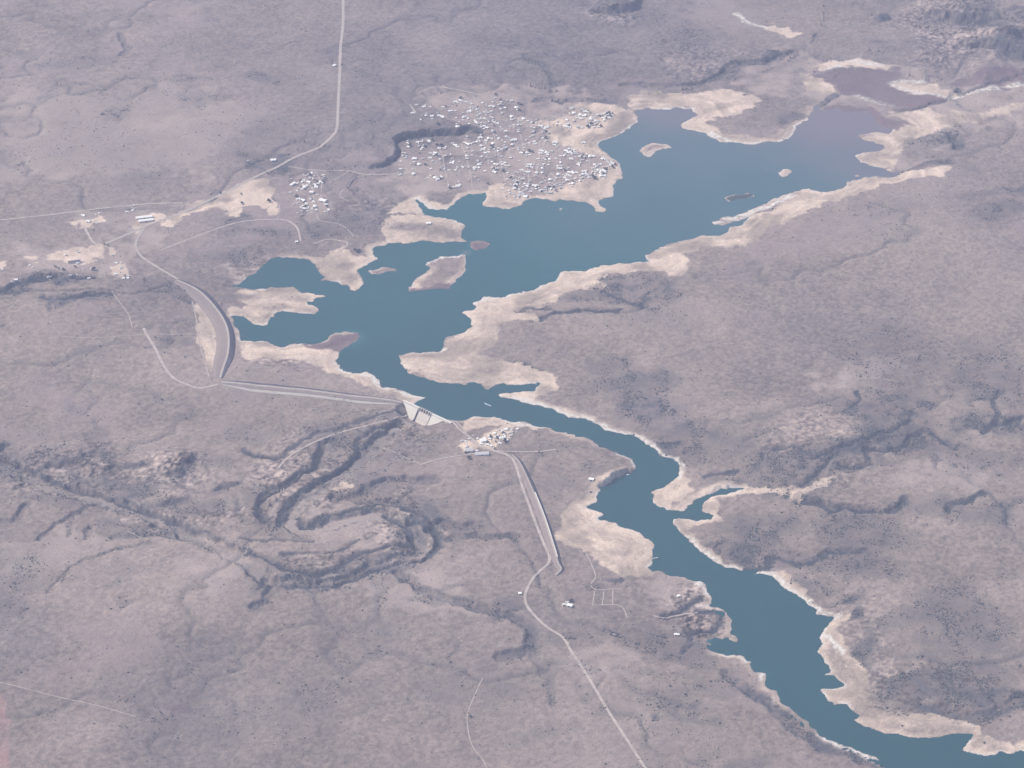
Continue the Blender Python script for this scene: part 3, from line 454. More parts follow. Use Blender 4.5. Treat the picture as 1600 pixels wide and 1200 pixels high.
# ------------------------------------------------------------------ lake
def water_material():
    m = bpy.data.materials.new('lake_water'); m.use_nodes = True; n = m.node_tree.nodes; l = m.node_tree.links; b = n['Principled BSDF']
    b.inputs['Roughness'].default_value = 0.28; b.inputs['IOR'].default_value = 1.33; b.inputs['Specular IOR Level'].default_value = 0.5
    a = n.new('ShaderNodeAttribute'); a.attribute_name = 'silt'
    tc = n.new('ShaderNodeTexCoord'); nz = n.new('ShaderNodeTexNoise'); nz.inputs['Scale'].default_value = 0.004; nz.inputs['Detail'].default_value = 5
    l.new(tc.outputs['Object'], nz.inputs['Vector'])
    ad = n.new('ShaderNodeMath'); ad.operation = 'MULTIPLY_ADD'; ad.inputs[1].default_value = 0.25; l.new(nz.outputs[0], ad.inputs[0])
    sb = n.new('ShaderNodeMath'); sb.operation = 'SUBTRACT'; sb.inputs[1].default_value = 0.125
    l.new(a.outputs['Fac'], ad.inputs[2]); l.new(ad.outputs[0], sb.inputs[0])
    r = n.new('ShaderNodeValToRGB'); e = r.color_ramp.elements
    e[0].position = 0; e[0].color = (0.0, 0.052, 0.050, 1); e[1].position = 1; e[1].color = (0.17, 0.130, 0.135, 1)
    k = e.new(0.35); k.color = (0.004, 0.080, 0.076, 1); k = e.new(0.7); k.color = (0.060, 0.108, 0.108, 1)
    l.new(sb.outputs[0], r.inputs[0]); l.new(r.outputs[0], b.inputs['Base Color'])
    nb = n.new('ShaderNodeTexNoise'); nb.inputs['Scale'].default_value = 0.25; nb.inputs['Detail'].default_value = 3; l.new(tc.outputs['Object'], nb.inputs['Vector'])
    bp = n.new('ShaderNodeBump'); bp.inputs['Distance'].default_value = 0.25; l.new(nb.outputs[0], bp.inputs['Height']); l.new(bp.outputs[0], b.inputs['Normal'])
    return m
wgx = np.arange(CX0, CX1, 10.0); wgy = np.arange(CY0, CY1, 10.0)
WX, WY = np.meshgrid(wgx, wgy); ws = samp(SDW, WX, WY)
wdd = (WX - A_[0]) * dn[0] + (WY - A_[1]) * dn[1]; wda = (WX - A_[0]) * ax[0] + (WY - A_[1]) * ax[1]
okv = (ws < 22) & ~((wdd > 2) & (np.abs(wda - DAML / 2) < 130) & (wdd < 140))
okf = okv[:-1, :-1] & okv[1:, :-1] & okv[:-1, 1:] & okv[1:, 1:]
wi = np.arange(WX.size, dtype=np.int32).reshape(WX.shape)
qf = np.stack([wi[:-1, :-1], wi[:-1, 1:], wi[1:, 1:], wi[1:, :-1]], -1)[okf]
used = np.unique(qf); rem = np.full(WX.size, -1, np.int32); rem[used] = np.arange(len(used))
lake = mesh_np('lake', np.stack([WX.ravel()[used], WY.ravel()[used], np.zeros(len(used))], -1), rem[qf], water_material(), smooth=True)
x0, y0 = U(700, 640); x1, y1 = U(1120, 300); x2, y2 = U(1330, 200)
px, py = WX.ravel()[used], WY.ravel()[used]
g = ((px - x0) * (x2 - x0) + (py - y0) * (y2 - y0)) / ((x2 - x0) ** 2 + (y2 - y0) ** 2)
silt = np.interp(g + 0.08 * fbm(px, py, 400, 3, 77), [0.0, 0.3, 0.62, 0.8, 0.93, 1.05], [0.04, 0.22, 0.5, 0.68, 0.9, 1.0])
for (u, v, r) in [ (745, 383, 18), (545, 528, 26), (728, 395, 12), (1155, 308, 20), (1180, 222, 60), (1100, 1000, 10)]:
    c = U(u, v); d = np.hypot(px - c[0], py - c[1]); silt = np.maximum(silt, 0.85 * np.exp(-(d / (r * 1.6)) ** 2))
sa = lake.data.attributes.new('silt', 'FLOAT', 'POINT'); sa.data.foreach_set('value', silt.astype(np.float32))
tag(lake, kind='structure')

# ------------------------------------------------------------------ roads and tracks, draped
def drape(name, pts, width, m, lift=0.55, zz=8, kind='structure', taper=False):
    P = resample(smooth_line(UP(pts, zz) if zz is not None else pts), 6.0)
    if zz is not None:      # sit where the photo shows them on the real relief
        P = np.array([G(*p)[:2] for p in resample(smooth_line(pts), 4.0)]); P = resample(P, 6.0)
        k = np.array([.25, .5, .25])
        for _ in range(3):
            P[1:-1] = 0.25 * P[:-2] + 0.5 * P[1:-1] + 0.25 * P[2:]
    N = normals(P); n = len(P); rows = []
    wv = width / 2 * (1 + 0.18 * np.sin(np.arange(n) * 1.7) * np.sin(np.arange(n) * 0.31))
    for s in (-1, -0.33, 0.33, 1):
        q_ = P + N * (s * wv)[:, None]; rows.append(np.c_[q_, hz_arr(q_[:, 0], q_[:, 1])])
    zc = np.maximum.reduce([r[:, 2] for r in rows])
    for r in rows: r[:, 2] = 0.5 * r[:, 2] + 0.5 * zc + lift
    V = np.stack(rows, 1).reshape(-1, 3); i = np.arange(n - 1)[:, None] * 4 + np.arange(3)[None, :]; i = i.ravel()
    o = mesh_np(name, V, np.stack([i, i + 1, i + 5, i + 4], -1)[:, ::-1], m, smooth=True)
    tag(o, kind=kind); return o
ROADS = [([(536,-30),(536,0),(536,37),(532,75),(531,112),(529,150),(527,195),(524,207),(515,217),(500,230),(475,240),(452,250),(435,260),(402,275),(372,290),(340,307),(290,330),(250,345),(230,352),(200,366),(162,382)],9,0),
([(228,353),(215,372),(212,385),(220,400),(237,412),(262,427),(277,436)],7,0)]
TRACKS = [([(252,391),(300,372),(362,350),(400,344),(430,343),(447,344),(458,350),(465,357),(470,377)],4.5),([(-40,349),(0,344),(75,336),(150,327),(225,319),(285,317)],5),([(130,352),(137,365),(145,378),(155,384)],6),
([(225,513),(227,520),(240,540),(255,570),(270,590),(290,600),(312,607),(340,601)],6),
([(735,688),(750,697),(770,704),(795,712),(805,725),(815,757),(825,785),(838,820),(850,850),(859,877),(838,897),(826,915),(820,933),(826,951),(853,979),(880,996),(892,1017),(916,1053),(946,1104),(979,1155),(1006,1197),(1030,1235)],5.5),
([(657,726),(687,717),(725,711),(755,707)],3.5),([(697,657),(708,660),(717,670),(732,682),(750,695)],4.5),([(770,704),(810,706),(850,705),(868,702)],3.5),
([(434,732),(455,711),(500,687),(545,672),(578,664),(641,647)],4),([(578,664),(586,660),(592,650),(604,648)],3),
([(916,864),(931,900),(923,912),(928,921),(970,920)],3.2),([(929,924),(926,946)],3),([(944,923),(941,945)],3),([(958,922),(957,944)],3),([(925,946),(967,945),(975,953),(980,965)],3),
([(25,1072),(90,1089),(150,1102),(212,1120)],2.6),([(754,1059),(733,1107),(730,1128),(737,1164),(757,1191),(765,1215)],2.6),
([(450,260),(490,266),(545,267),(565,272),(622,272),(660,268)],3.5),([(490,381),(512,374),(530,376),(545,380),(528,395),(510,410)],3.5),([(545,267),(525,280),(508,288)],3),([(495,335),(500,345),(530,350),(545,360),(552,370)],3),
([(630,272),(560,275),(545,290),(530,305),(545,315)],3),([(775,275),(800,276),(836,276)],3),([(650,236),(700,240),(760,246),(830,254),(900,262),(940,262)],3),([(640,256),(700,256),(760,262),(830,270),(890,274)],3),([(680,222),(690,240),(695,262),(700,290)],3),([(720,224),(728,245),(735,270),(738,296)],3),([(770,205),(776,230),(782,255),(790,285)],3),([(810,195),(815,220),(822,250),(826,280),(822,300)],3),([(700,165),(740,170),(790,180),(835,188)],3),([(745,190),(790,205),(850,212)],3),([(740,150),(750,175),(765,200)],3),([(880,240),(905,255),(930,268)],3),([(860,270),(870,285),(862,305)],3),([(870,165),(895,178),(940,182)],3),([(475,278),(490,300),(487,335)],3),([(495,272),(503,288),(500,310)],3),([(458,295),(490,310),(515,322)],3),
([(840,190),(855,205),(850,225),(842,245),(838,275)],3.5),([(640,163),(650,177)],3.5),([(655,145),(672,137),(690,136),(740,146),(752,149)],3.5),
([(690,270),(695,258),(760,262),(800,268)],3),([(905,160),(870,180),(842,192),(800,187),(760,196)],3),([(95,526),(150,528),(225,523),(335,522)],2.6),([(1020,962),(1037,966),(1055,962),(1090,957)],4),([(200,830),(215,838),(240,845)],2.2),
([(700,656),(712,658),(722,669),(733,684)],3.2),([(600,700),(628,712),(657,726)],2.6),([(1300,603),(1360,590),(1400,596)],2.4),([(175,455),(182,466),(200,490),(207,512)],3),([(300,470),(307,500),(312,537),(327,590)],3.2),([(434,342),(437,320)],3),([(-20,1062),(25,1072)],3)]
for i, (p, wd, k) in enumerate(ROADS): drape('road', p, wd, M_ROAD)
for p, wd in TRACKS: drape('dirt_track', p, wd * (1.2 if wd >= 3.5 else 0.85), M_TRACK, 0.5)

# ------------------------------------------------------------------ earth embankments
def embankment(name, pts, crest_z, up_side, w_up, w_dn, crest_w, label, group=None, berm=0, crest_mat=M_ROAD, up_mat=M_RIP, dn_mat=M_FACE, ends=True, wall=None):
    P = resample(smooth_line(UP(pts, crest_z)), 6.0); N = normals(P) * up_side; n = len(P)
    t = np.linspace(0, 1, n); e = np.clip(np.minimum(t, 1 - t) / 0.18, 0, 1) ** 0.6 if ends else np.ones(n)
    root = empty(name, (*P[n // 2], hz(*P[n // 2]))); tag(root, label, 'embankment', group)
    o = np.array(root.location)
    gz = hz_arr(P[:, 0], P[:, 1]); zc = np.maximum(gz + 0.8, gz + (crest_z - gz) * e); zc = np.maximum(zc, gz + 0.8)
    def strip(nm, offs, zs, m):
        V = []
        for of, z in zip(offs, zs):
            q_ = P + N * np.asarray(of).reshape(-1, 1) if np.ndim(of) else P + N * of
            V.append(np.c_[q_, z])
        V = np.stack(V, 1); k = V.shape[1]; i = (np.arange(n - 1)[:, None] * k + np.arange(k - 1)[None, :]).ravel()
        f = np.stack([i, i + 1, i + k + 1, i + k], -1)
        mesh_np(nm, V.reshape(-1, 3) - o, f, m, smooth=False, parent=root)
    def grd(of):
        q_ = P + N * np.asarray(of).reshape(-1, 1); return hz_arr(q_[:, 0], q_[:, 1])
    ee = 0.25 + 0.75 * e
    a = crest_w / 2
    strip('upstream_face', [np.full(n, a), a + w_up * ee * 0.5, a + w_up * ee, a + w_up * ee + 1], [zc - 0.1, 0.5 * (zc + grd(a + w_up * ee)), grd(a + w_up * ee) + 0.2, grd(a + w_up * ee) - 3], up_mat)
    strip('crest_road', [-a, -a / 3, a / 3, a], [zc + .05, zc + .15, zc + .15, zc + .05], crest_mat)
    strip('downstream_face', [np.full(n, -a), -a - w_dn * ee * 0.5, -a - w_dn * ee, -a - w_dn * ee - 1], [zc - 0.1, 0.5 * (zc + grd(-a - w_dn * ee)), grd(-a - w_dn * ee) + 0.3, grd(-a - w_dn * ee) - 3], dn_mat)
    if berm: 
        b0 = -a - w_dn * ee; strip('berm', [b0, b0 - berm * e * .5, b0 - berm * e], [grd(b0) + 0.7, grd(b0 - berm * e * .5) + .9, grd(b0 - berm * e) + 0.5], M_BERM)
    if wall:
        k0, k1 = int(wall[0] * n), int(wall[1] * n); mb = MB()
        for i in range(k0, min(k1, n - 1)):
            for j in (i,):
                p0, p1 = P[i] + N[i] * (a + .2), P[i + 1] + N[i + 1] * (a + .2); q0, q1 = P[i] + N[i] * (a + 2.4), P[i + 1] + N[i + 1] * (a + 2.4)
                z0, z1 = zc[i] - 2, zc[i] + 1.2
                c = [(*p0, z0), (*p1, z0), (*q1, z0), (*q0, z0), (*p0, z1), (*p1, z1), (*q1, z1), (*q0, z1)]
                mb.add([tuple(np.array(v) - o) for v in c], [(4, 5, 6, 7), (0, 1, 5, 4), (2, 3, 7, 6), (0, 4, 7, 3), (1, 2, 6, 5)])
        mb.build('parapet_wall', M_CONC, root)
    return root
embankment('embankment_dam', [(276,436),(300,447),(320,462),(340,485),(352,505),(357,525),(356,550),(350,572),(344,594)], 11, 1, 15, 30, 5.5,
           'long curved earth dam with dark stone face at the west end of the lake')
embankment('embankment_dam', [(346,601),(400,605),(500,614),(580,621),(628,626)], 8, 1, 9, 16, 7,
           'long straight low earth dam running from the curved one to the concrete dam', berm=12)
embankment('embankment_dam', [(801,709),(812,722),(830,760),(850,810),(865,857),(872,878),(877,887),(868,896)], 14, 1, 10, 11, 3.5,
           'straight saddle embankment with white parapet strip and hooked end south of the dam village', wall=(0.34, 0.86))

# ------------------------------------------------------------------ concrete gravity dam
def concrete_dam():
    root = empty('concrete_dam', (A_[0], A_[1], 0), math.atan2(ax[1], ax[0]))
    tag(root, 'white concrete dam with gated spillway chute at the mouth of the gorge', 'dam')
    # local x along the axis, local -y downstream (because dn is to the right of travel)
    sgn = -1 if (ax[0] * dn[1] - ax[1] * dn[0]) < 0 else 1
    Z = 5.0; L = DAML; s0, s1 = 0.37 * L, 0.66 * L
    def wall(name, xs, depths, m):
        mb = MB(); k = len(xs)
        for i in range(k - 1):
            xa, xb = xs[i], xs[i + 1]; da_, db = depths[i], depths[i + 1]
            def prof(x, d): return [(x, sgn * -3.0, -d - 6), (x, sgn * -3.0, Z), (x, sgn * 2.5, Z), (x, sgn * 3.0, Z - 3.5), (x, sgn * (3.0 + 0.78 * d), Z - 3.5 - d)]
            mb.add(prof(xa, da_) + prof(xb, db), [(1, 0, 5, 6), (2, 1, 6, 7), (3, 2, 7, 8), (4, 3, 8, 9), (0, 1, 2, 3, 4), (9, 8, 7, 6, 5)])
        return mb.build(name, m, root)
    wall('abutment_wall', [-2, 8, 22, 38, s0 - 1.6], [1, 4, 14, 25, 27], M_CONC)
    wall('abutment_wall', [s1 + 1.6, s1 + 14, L - 18, L + 6, L + 18], [24, 18, 8, 2, 0.5], M_CONC)
    mb = MB(); W = 14                                       # chute, a smooth ogee surface
    prof = [(-3, -30), (-3, -1.5), (0, -0.8), (3, -2.2), (7, -7), (13, -15), (18, -22), (22, -26), (26, -27), (27, -33)]
    vs = [(x, sgn * a, b) for x in (s0 + .4, s1 - .4) for a, b in prof]; k = len(prof)
    mb.add(vs, [(i, i + 1, k + i + 1, k + i) for i in range(k - 1)] + [tuple(range(k)), tuple(range(2 * k - 1, k - 1, -1))])
    mb.build('spillway_chute', M_CONC2, root)
    for x, nm in ((s0 - .8, 0), (s1 + .8, 1)):              # training walls either side, dark material stands in for their shade
        mb = MB(); p = [(-4, 3.0), (3, 3.0), (8, -4), (14, -12), (19, -19), (27, -24), (28, -33), (-4, -30)]
        vs = [(x - .8, sgn * a, b) for a, b in p] + [(x + .8, sgn * a, b) for a, b in p]; n = len(p)
        mb.add(vs, [(i, (i + 1) % n, n + (i + 1) % n, n + i) for i in range(n)] + [tuple(range(n)), tuple(range(2 * n - 1, n - 1, -1))])
        mb.build('training_wall', M_RIP, root)
    ng = 5; step = (s1 - s0) / ng
    for i in range(ng + 1):
        mb = MB(); x = s0 + i * step; x = min(max(x, s0 + 1.3), s1 - 1.3)
        y0_, y1_ = sorted((sgn * -3.5, sgn * 4.5)); mb.box(x - .9, x + .9, y0_, y1_, -3, Z + 1.5); mb.build('pier', M_CONC, root)
    for i in range(ng):
        mb = MB(); x = s0 + i * step; y0_, y1_ = sorted((sgn * -1.2, sgn * 1.0)); mb.box(x + 1.3, x + step - 1.3, y0_, y1_, -1.6, Z - 1.2); mb.build('sluice_gate', M_DARK, root)
    mb = MB(); y0_, y1_ = sorted((sgn * -3.2, sgn * -1.3)); mb.box(s0 - 1, s1 + 1, y0_, y1_, Z - .9, Z + .1); mb.build('crest_walkway', M_CONC2, root)
concrete_dam()

# ------------------------------------------------------------------ houses
def spots(ox, oy, sc, pts): return [(ox + p[0] / sc, oy + p[1] / sc) for p in pts]
K = 40 / 3
T1 = spots(640,140,K,[(145,328),(288,370),(55,495),(335,550),(465,560),(580,488),(600,548),(815,340),(680,365),(950,260),(1060,235),(1165,255),(1240,290),(1295,305),(1515,290),(1335,380),(1262,378),(1425,400),(830,458),(1115,490),(1240,460),(1115,590),(1220,608),(1170,580),(1440,500),(1460,525),(1560,480),(1410,560),(1480,605),(1545,605),(1590,625),(1360,655),(1385,690),(1420,715),(1490,705),(1240,720),(990,785),(1550,765),(1540,825),(1200,980),(1485,945),(1465,1005),(1155,1110),(1210,1140),(1270,1130),(1335,1115),(1400,1100),(160,1105),(385,1060),(395,1095),(890,1125),(950,1165),(1590,1065),(1490,1180),(680,575),(970,590),(470,615)])
T2 = spots(740,140,K,[(435,185),(395,270),(575,265),(545,312),(790,245),(345,350),(405,355),(655,378),(560,405),(885,385),(905,425),(595,500),(280,480),(370,458),(395,595),(790,575),(785,630),(955,660),(850,610),(1035,620),(435,685),(375,730),(490,710),(755,775),(840,745),(930,750),(990,740),(275,800),(400,870),(665,870),(600,825),(930,885),(1210,785),(1260,805),(1245,890),(1395,765),(1430,800),(1480,820),(1520,795),(1420,905),(1560,910),(1175,990),(1240,970),(475,970),(680,985),(725,1010),(520,1030),(310,1020),(375,1025),(860,1045),(810,1060),(775,1080),(650,1110),(240,1105),(255,1065),(400,1130),(800,1160),(1155,1115),(1260,1090),(1295,1130),(1450,1015),(1520,1075),(150,1180),(1210,690),(1130,660)])
T3 = spots(860,150,K,[(470,265),(600,250),(640,280),(665,290),(405,370),(480,365),(725,330),(790,345),(620,400),(735,400),(700,420),(550,460),(600,465),(640,480),(345,500),(490,520),(845,460),(840,495),(130,595),(220,628),(350,590),(320,640),(400,655),(570,650),(660,660),(975,400),(1055,395),(1150,365),(1190,405),(1300,395),(1090,465),(1215,465),(1120,500),(995,540),(940,530),(800,630),(840,610),(935,600),(1000,640),(910,650),(150,540),(90,970),(80,1020),(140,1055),(690,975),(385,1110),(320,1150),(490,1140),(370,1170),(440,1180),(520,1180),(25,1160)])
T4 = spots(620,210,K,[(225,105),(222,185),(430,170),(455,245),(580,240),(535,285),(510,320),(650,130),(680,160),(1160,190),(1200,235),(1270,265),(1420,180),(1475,205),(1535,200),(885,295),(990,300),(1020,270),(170,390),(185,495),(205,460),(365,580),(375,510),(330,520),(545,510),(705,400),(690,495),(800,390),(790,425),(870,430),(745,562),(895,525),(1000,455),(1120,425),(1150,510),(1185,570),(1145,600),(1475,290),(1430,370),(1580,355),(1565,435),(1465,510),(1300,580),(980,665),(1260,680),(1375,685),(1490,695),(1000,715),(1085,750),(1225,750),(80,725),(175,720),(320,720),(705,725),(460,630),(70,845),(650,910),(790,910),(930,905),(850,940),(1085,1060),(1100,1095),(1190,1105),(1250,1090),(1305,1070),(825,210),(240,265),(345,835),(1450,460)])
T5 = spots(740,220,K,[(150,115),(240,160),(180,190),(350,150),(460,230),(510,225),(575,180),(640,165),(670,180),(745,185),(925,165),(1055,155),(1000,260),(1105,260),(1165,300),(1095,320),(1385,265),(1430,275),(1510,260),(1545,290),(1390,210),(245,260),(315,240),(290,290),(170,330),(580,340),(770,360),(85,425),(310,420),(380,445),(585,445),(650,465),(440,490),(495,500),(600,500),(655,515),(730,530),(105,510),(150,475),(380,570),(465,590),(230,640),(435,655),(110,570),(20,570),(20,610),(710,675),(860,660),(1085,505),(1110,550),(1165,505),(1185,555),(1085,650),(1135,660),(1000,615),(1345,385),(1450,380),(1500,395),(1580,390),(1420,440),(1355,510),(1380,535),(1455,495),(1560,505),(1430,580),(1310,680),(1430,675),(845,745),(695,810),(770,780),(780,815),(830,840),(910,845),(870,870),(1000,810),(1040,790),(35,765),(110,820),(1165,855),(1065,905),(1140,915),(1105,945),(860,920),(850,1000),(1020,975),(1270,940),(1320,945),(1410,880),(1490,845),(1590,820),(1575,885),(1355,990),(1300,1010),(1400,1040),(1510,990),(1500,1035),(1590,1000),(735,1045),(760,1095),(1160,1065),(1100,1030),(960,1075),(1000,1090),(1030,1120),(1120,1150),(940,1160),(1080,1170),(850,1130),(1590,1080),(600,1000)])
T6 = spots(850,220,K,[(160,225),(525,185),(460,215),(510,245),(570,265),(605,220),(650,230),(640,280),(590,290),(700,280),(790,290),(740,330),(850,340),(950,335),(1030,330),(345,320),(415,320),(345,460),(715,500),(740,465),(560,385),(770,410),(900,425),(1215,385),(1275,395),(1400,440),(1340,470),(1430,480),(1050,505),(1140,510),(1090,545),(1180,495),(1320,540),(1380,520),(1020,580),(1060,610),(1120,620),(1280,575),(1220,610),(1180,640),(1260,640),(1010,655),(1080,660),(1200,690),(1260,680),(970,695),(1060,700),(1080,740),(1180,740),(1240,735),(830,640),(810,710),(860,700),(910,730),(930,770),(790,780),(650,790),(430,775),(290,710),(410,715),(520,660),(590,640),(600,670),(500,715),(550,740),(660,670),(445,590),(370,585),(440,610),(300,580),(340,770),(150,815),(105,880),(220,835),(320,890),(400,880),(370,975),(340,985),(245,1010),(600,895),(540,905),(480,830),(230,930),(130,940),(110,1000),(40,990),(120,1090),(40,1080),(1170,670)])
T7 = spots(430,255,K,[(315,615),(455,425),(635,270),(690,245),(765,215),(840,205),(725,318),(790,335),(985,260),(1010,290),(700,400),(655,460),(830,455),(900,440),(940,400),(850,500),(610,505),(775,520),(555,550),(490,530),(760,610),(875,665),(475,750),(740,760),(580,775),(790,805),(640,845),(660,870),(570,890),(600,950),(680,920),(665,960),(670,1000),(465,1040),(1055,870),(1110,970),(1090,1015),(825,910),(860,985),(600,360),(560,400)])
T8 = spots(620,610,8,[(820,635),(875,710),(1000,760),(1060,670),(1150,575),(1200,535),(1280,500),(1360,490),(1390,490),(1505,485),(1440,520),(1400,540),(1340,550),(1270,560),(1230,590),(1300,600),(1160,610),(1220,540),(1340,590),(1280,660),(1380,625),(1130,680),(1180,700),(1010,605),(900,610),(1420,570),(1100,600)])
T9 = spots(0,300,4,[(520,148),(620,135),(550,185),(790,125),(830,118),(950,160),(490,378),(410,395),(700,395),(485,450),(185,460),(15,485),(300,532),(440,522),(555,540),(725,445),(755,475),(770,540),(70,560),(100,550),(575,485),(720,515),(800,538)])

# eight house forms, each one mesh: walls, gable roof with eaves, a few with a lean-to
def house_mesh(L, Wd, rm, wm, form):
    mb = MB(); h = 2.9; e = 0.5; r = h + Wd * 0.22
    mb.box(-L / 2, L / 2, -Wd / 2, Wd / 2, -1.5, h, 0)
    a, b = L / 2 + e, Wd / 2 + e
    mb.add([(-a, -b, h - .15), (a, -b, h - .15), (a, b, h - .15), (-a, b, h - .15), (-a, 0, r), (a, 0, r)], [(0, 1, 5, 4), (2, 3, 4, 5), (1, 2, 5), (3, 0, 4), (0, 3, 2, 1)], 1)
    mb.box(-.5, .5, -Wd / 2 - .04, -Wd / 2 + .02, 0, 2.1, 2); mb.box(L * .22, L * .22 + 1.4, -Wd / 2 - .04, -Wd / 2 + .02, .9, 2.1, 2)
    if form == 1:
        x0_ = L * .1; mb.box(x0_, x0_ + L * .35, -Wd / 2 - Wd * .45, -Wd / 2, -1.5, 2.3, 0)
        mb.add([(x0_ - .3, -Wd * .98, 2.35), (x0_ + L * .38, -Wd * .98, 2.35), (x0_ + L * .38, -Wd / 2 - .3, 2.75), (x0_ - .3, -Wd / 2 - .3, 2.75)], [(0, 1, 2, 3)], 1)
    me_o = mb.build('house', [wm, rm, M_DARK]); me = me_o.data; bpy.data.objects.remove(me_o); return me
FORMS = []
for L, Wd, rn, wi_, fm in [(13, 9.5, 'bright white', 2, 0), (11, 9, 'bright white', 0, 1), (10, 8, 'bright white', 1, 0), (12, 8, 'silver grey', 0, 0), (9, 8, 'silver grey', 2, 1), (11, 8.5, 'cream', 0, 0), (14, 9, 'bright white', 0, 1), (10, 9, 'bright white', 2, 0)]:
    FORMS.append((house_mesh(L, Wd, M_ROOFS[rn], M_WALLS[wi_], fm), L * Wd, rn, 'angled ' if fm else ('long ' if L >= 12 else 'small ')))
def zone(u, v):
    if u < 210: 
        if v < 360: return 'beside the upper track of the western settlement', 'houses along the upper track in the west'
        return 'in the western settlement beside the dark wooded ravine', 'houses beside the wooded ravine in the west'
    if u < 520 and v < 360:
        return ('at the rounded upper end' if v < 300 else 'at the lower end') + ' of the compact village', 'houses of the compact village'
    if v > 600: return ('in the bright close-built core' if u > 745 else 'on the west side') + ' of the dam village', 'houses of the dam village'
    if v < 180: return ('in the scattered far rows' if u < 730 else ('in the far middle rows' if u < 840 else 'in the far east rows')) + ' of the lakeside town', 'houses at the far side of the lakeside town'
    if u > 860 and v < 205: return 'on the pale headland north east of the lakeside town', 'houses on the pale headland'
    if u > 905 and v > 230: return 'packed along the cliff at the town east tip', 'houses on the cliff edge of the lakeside town'
    if u > 870 and v > 225 : return 'in dense rows inland of the town east tip', 'houses inland from the east tip'
    if v > 278 and u > 785: return 'crowded above the south shore of the town', 'houses above the south shore'
    if v < 215 and u < 790: return 'beside the dark ravine through the lakeside town', 'houses by the ravine of the lakeside town'
    if u < 690: return ('below the dark scarp' if v < 262 else 'on pale shore ground') + ' at the west edge of town', 'houses at the west edge of the lakeside town'
    if u < 760: return 'in the west quarter of the town above the bay', 'houses in the west quarter of the lakeside town'
    if v < 230: return 'in the north centre of the lakeside town', 'houses in the north centre of the lakeside town'
    if v < 262: return 'in the open middle of the lakeside town', 'houses in the middle of the lakeside town'
    return 'in the lower centre of the lakeside town', 'houses in the lower centre of the lakeside town'
cand = []
for grp, pr in ((T1, 0), (T2, 0), (T3, 0), (T4, 0), (T5, 0), (T6, 0), (T7, 1), (T8, 1), (T9, 1)):
    for (u, v) in grp:
        k = random.randrange(len(FORMS)); s = random.uniform(0.52, 0.95) * (0.9 if grp is T8 else 1)
        cand.append((pr * 10 + FORMS[k][1] * s * s / 200, u, v, k, s))
cand.sort(key=lambda c: -c[0])
seen_pts = []; keep = []
for c in cand:
    if all((c[1] - q_[0]) ** 2 + (c[2] - q_[1]) ** 2 * 2 > 9 for q_ in seen_pts): seen_pts.append(c[1:3]); keep.append(c)
print('houses', len(cand), len(keep))
NIND = 300; restV, restF, restM = [], [], []
for i, (_, u, v, k, s) in enumerate(keep):
    x, y, z = G(u, v); rz = random.choice([0.15, 0.5, -0.35, 1.2, 1.65]) + random.uniform(-.25, .25)
    me, _, rn, shape = FORMS[k]
    if i < NIND:
        o = link(bpy.data.objects.new('house', me)); o.location = (x, y, z + 0.2); o.rotation_euler = (0, 0, rz); o.scale = (s, s, s)
        zn, gr = zone(u, v); zn = zn.replace('in the ', 'in ', 1) if len((shape + rn + zn).split()) > 13 else zn; tag(o, f'{shape}{rn} roofed house {zn}', 'house', gr)
    else:
        b = len(restV); c_, s_ = math.cos(rz), math.sin(rz)
        for vt in me.vertices: p = vt.co * s; restV.append((x + p.x * c_ - p.y * s_, y + p.x * s_ + p.y * c_, z + .2 + p.z))
        off = {'bright white': 1, 'silver grey': 3, 'cream': 4}[rn]
        for p in me.polygons: restF.append([b + q_ for q_ in p.vertices]); restM.append([0, off, 2][p.material_index])
town = [c for c in keep if c[2] < 310 and c[1] > 600]; town = town + [c for c in keep if c[1] < 560] + [c for c in keep if c[2] > 600]
for j in range(620):                                     # outbuildings and shacks between them
    c = random.choice(town); u, v = c[1] + random.gauss(0, 7), c[2] + random.gauss(0, 4); x, y, z = G(u, v)
    if z < 1.0: continue
    me, _, rn, _2 = FORMS[random.choice([2, 3, 4, 5])]; s = random.uniform(.3, .62); rz = random.uniform(0, 3.1); b = len(restV); c_, s_ = math.cos(rz), math.sin(rz)
    for vt in me.vertices: p = vt.co * s; restV.append((x + p.x * c_ - p.y * s_, y + p.x * s_ + p.y * c_, z + .2 + p.z))
    off = random.choice([3, 3, 4, 1, 0])
    for p in me.polygons: restF.append([b + q_ for q_ in p.vertices]); restM.append([0, off, 2][p.material_index])
me = bpy.data.meshes.new('town_houses'); me.from_pydata(restV, [], restF)
for m_ in (M_WALLS[0], M_ROOFS['bright white'], M_DARK, M_ROOFS['silver grey'], M_ROOFS['cream']): me.materials.append(m_)
for p, i in zip(me.polygons, restM): p.material_index = i
tag(link(bpy.data.objects.new('town_houses', me)), 'small houses and sheds scattered between the larger houses of the settlements', 'houses', None, 'stuff')

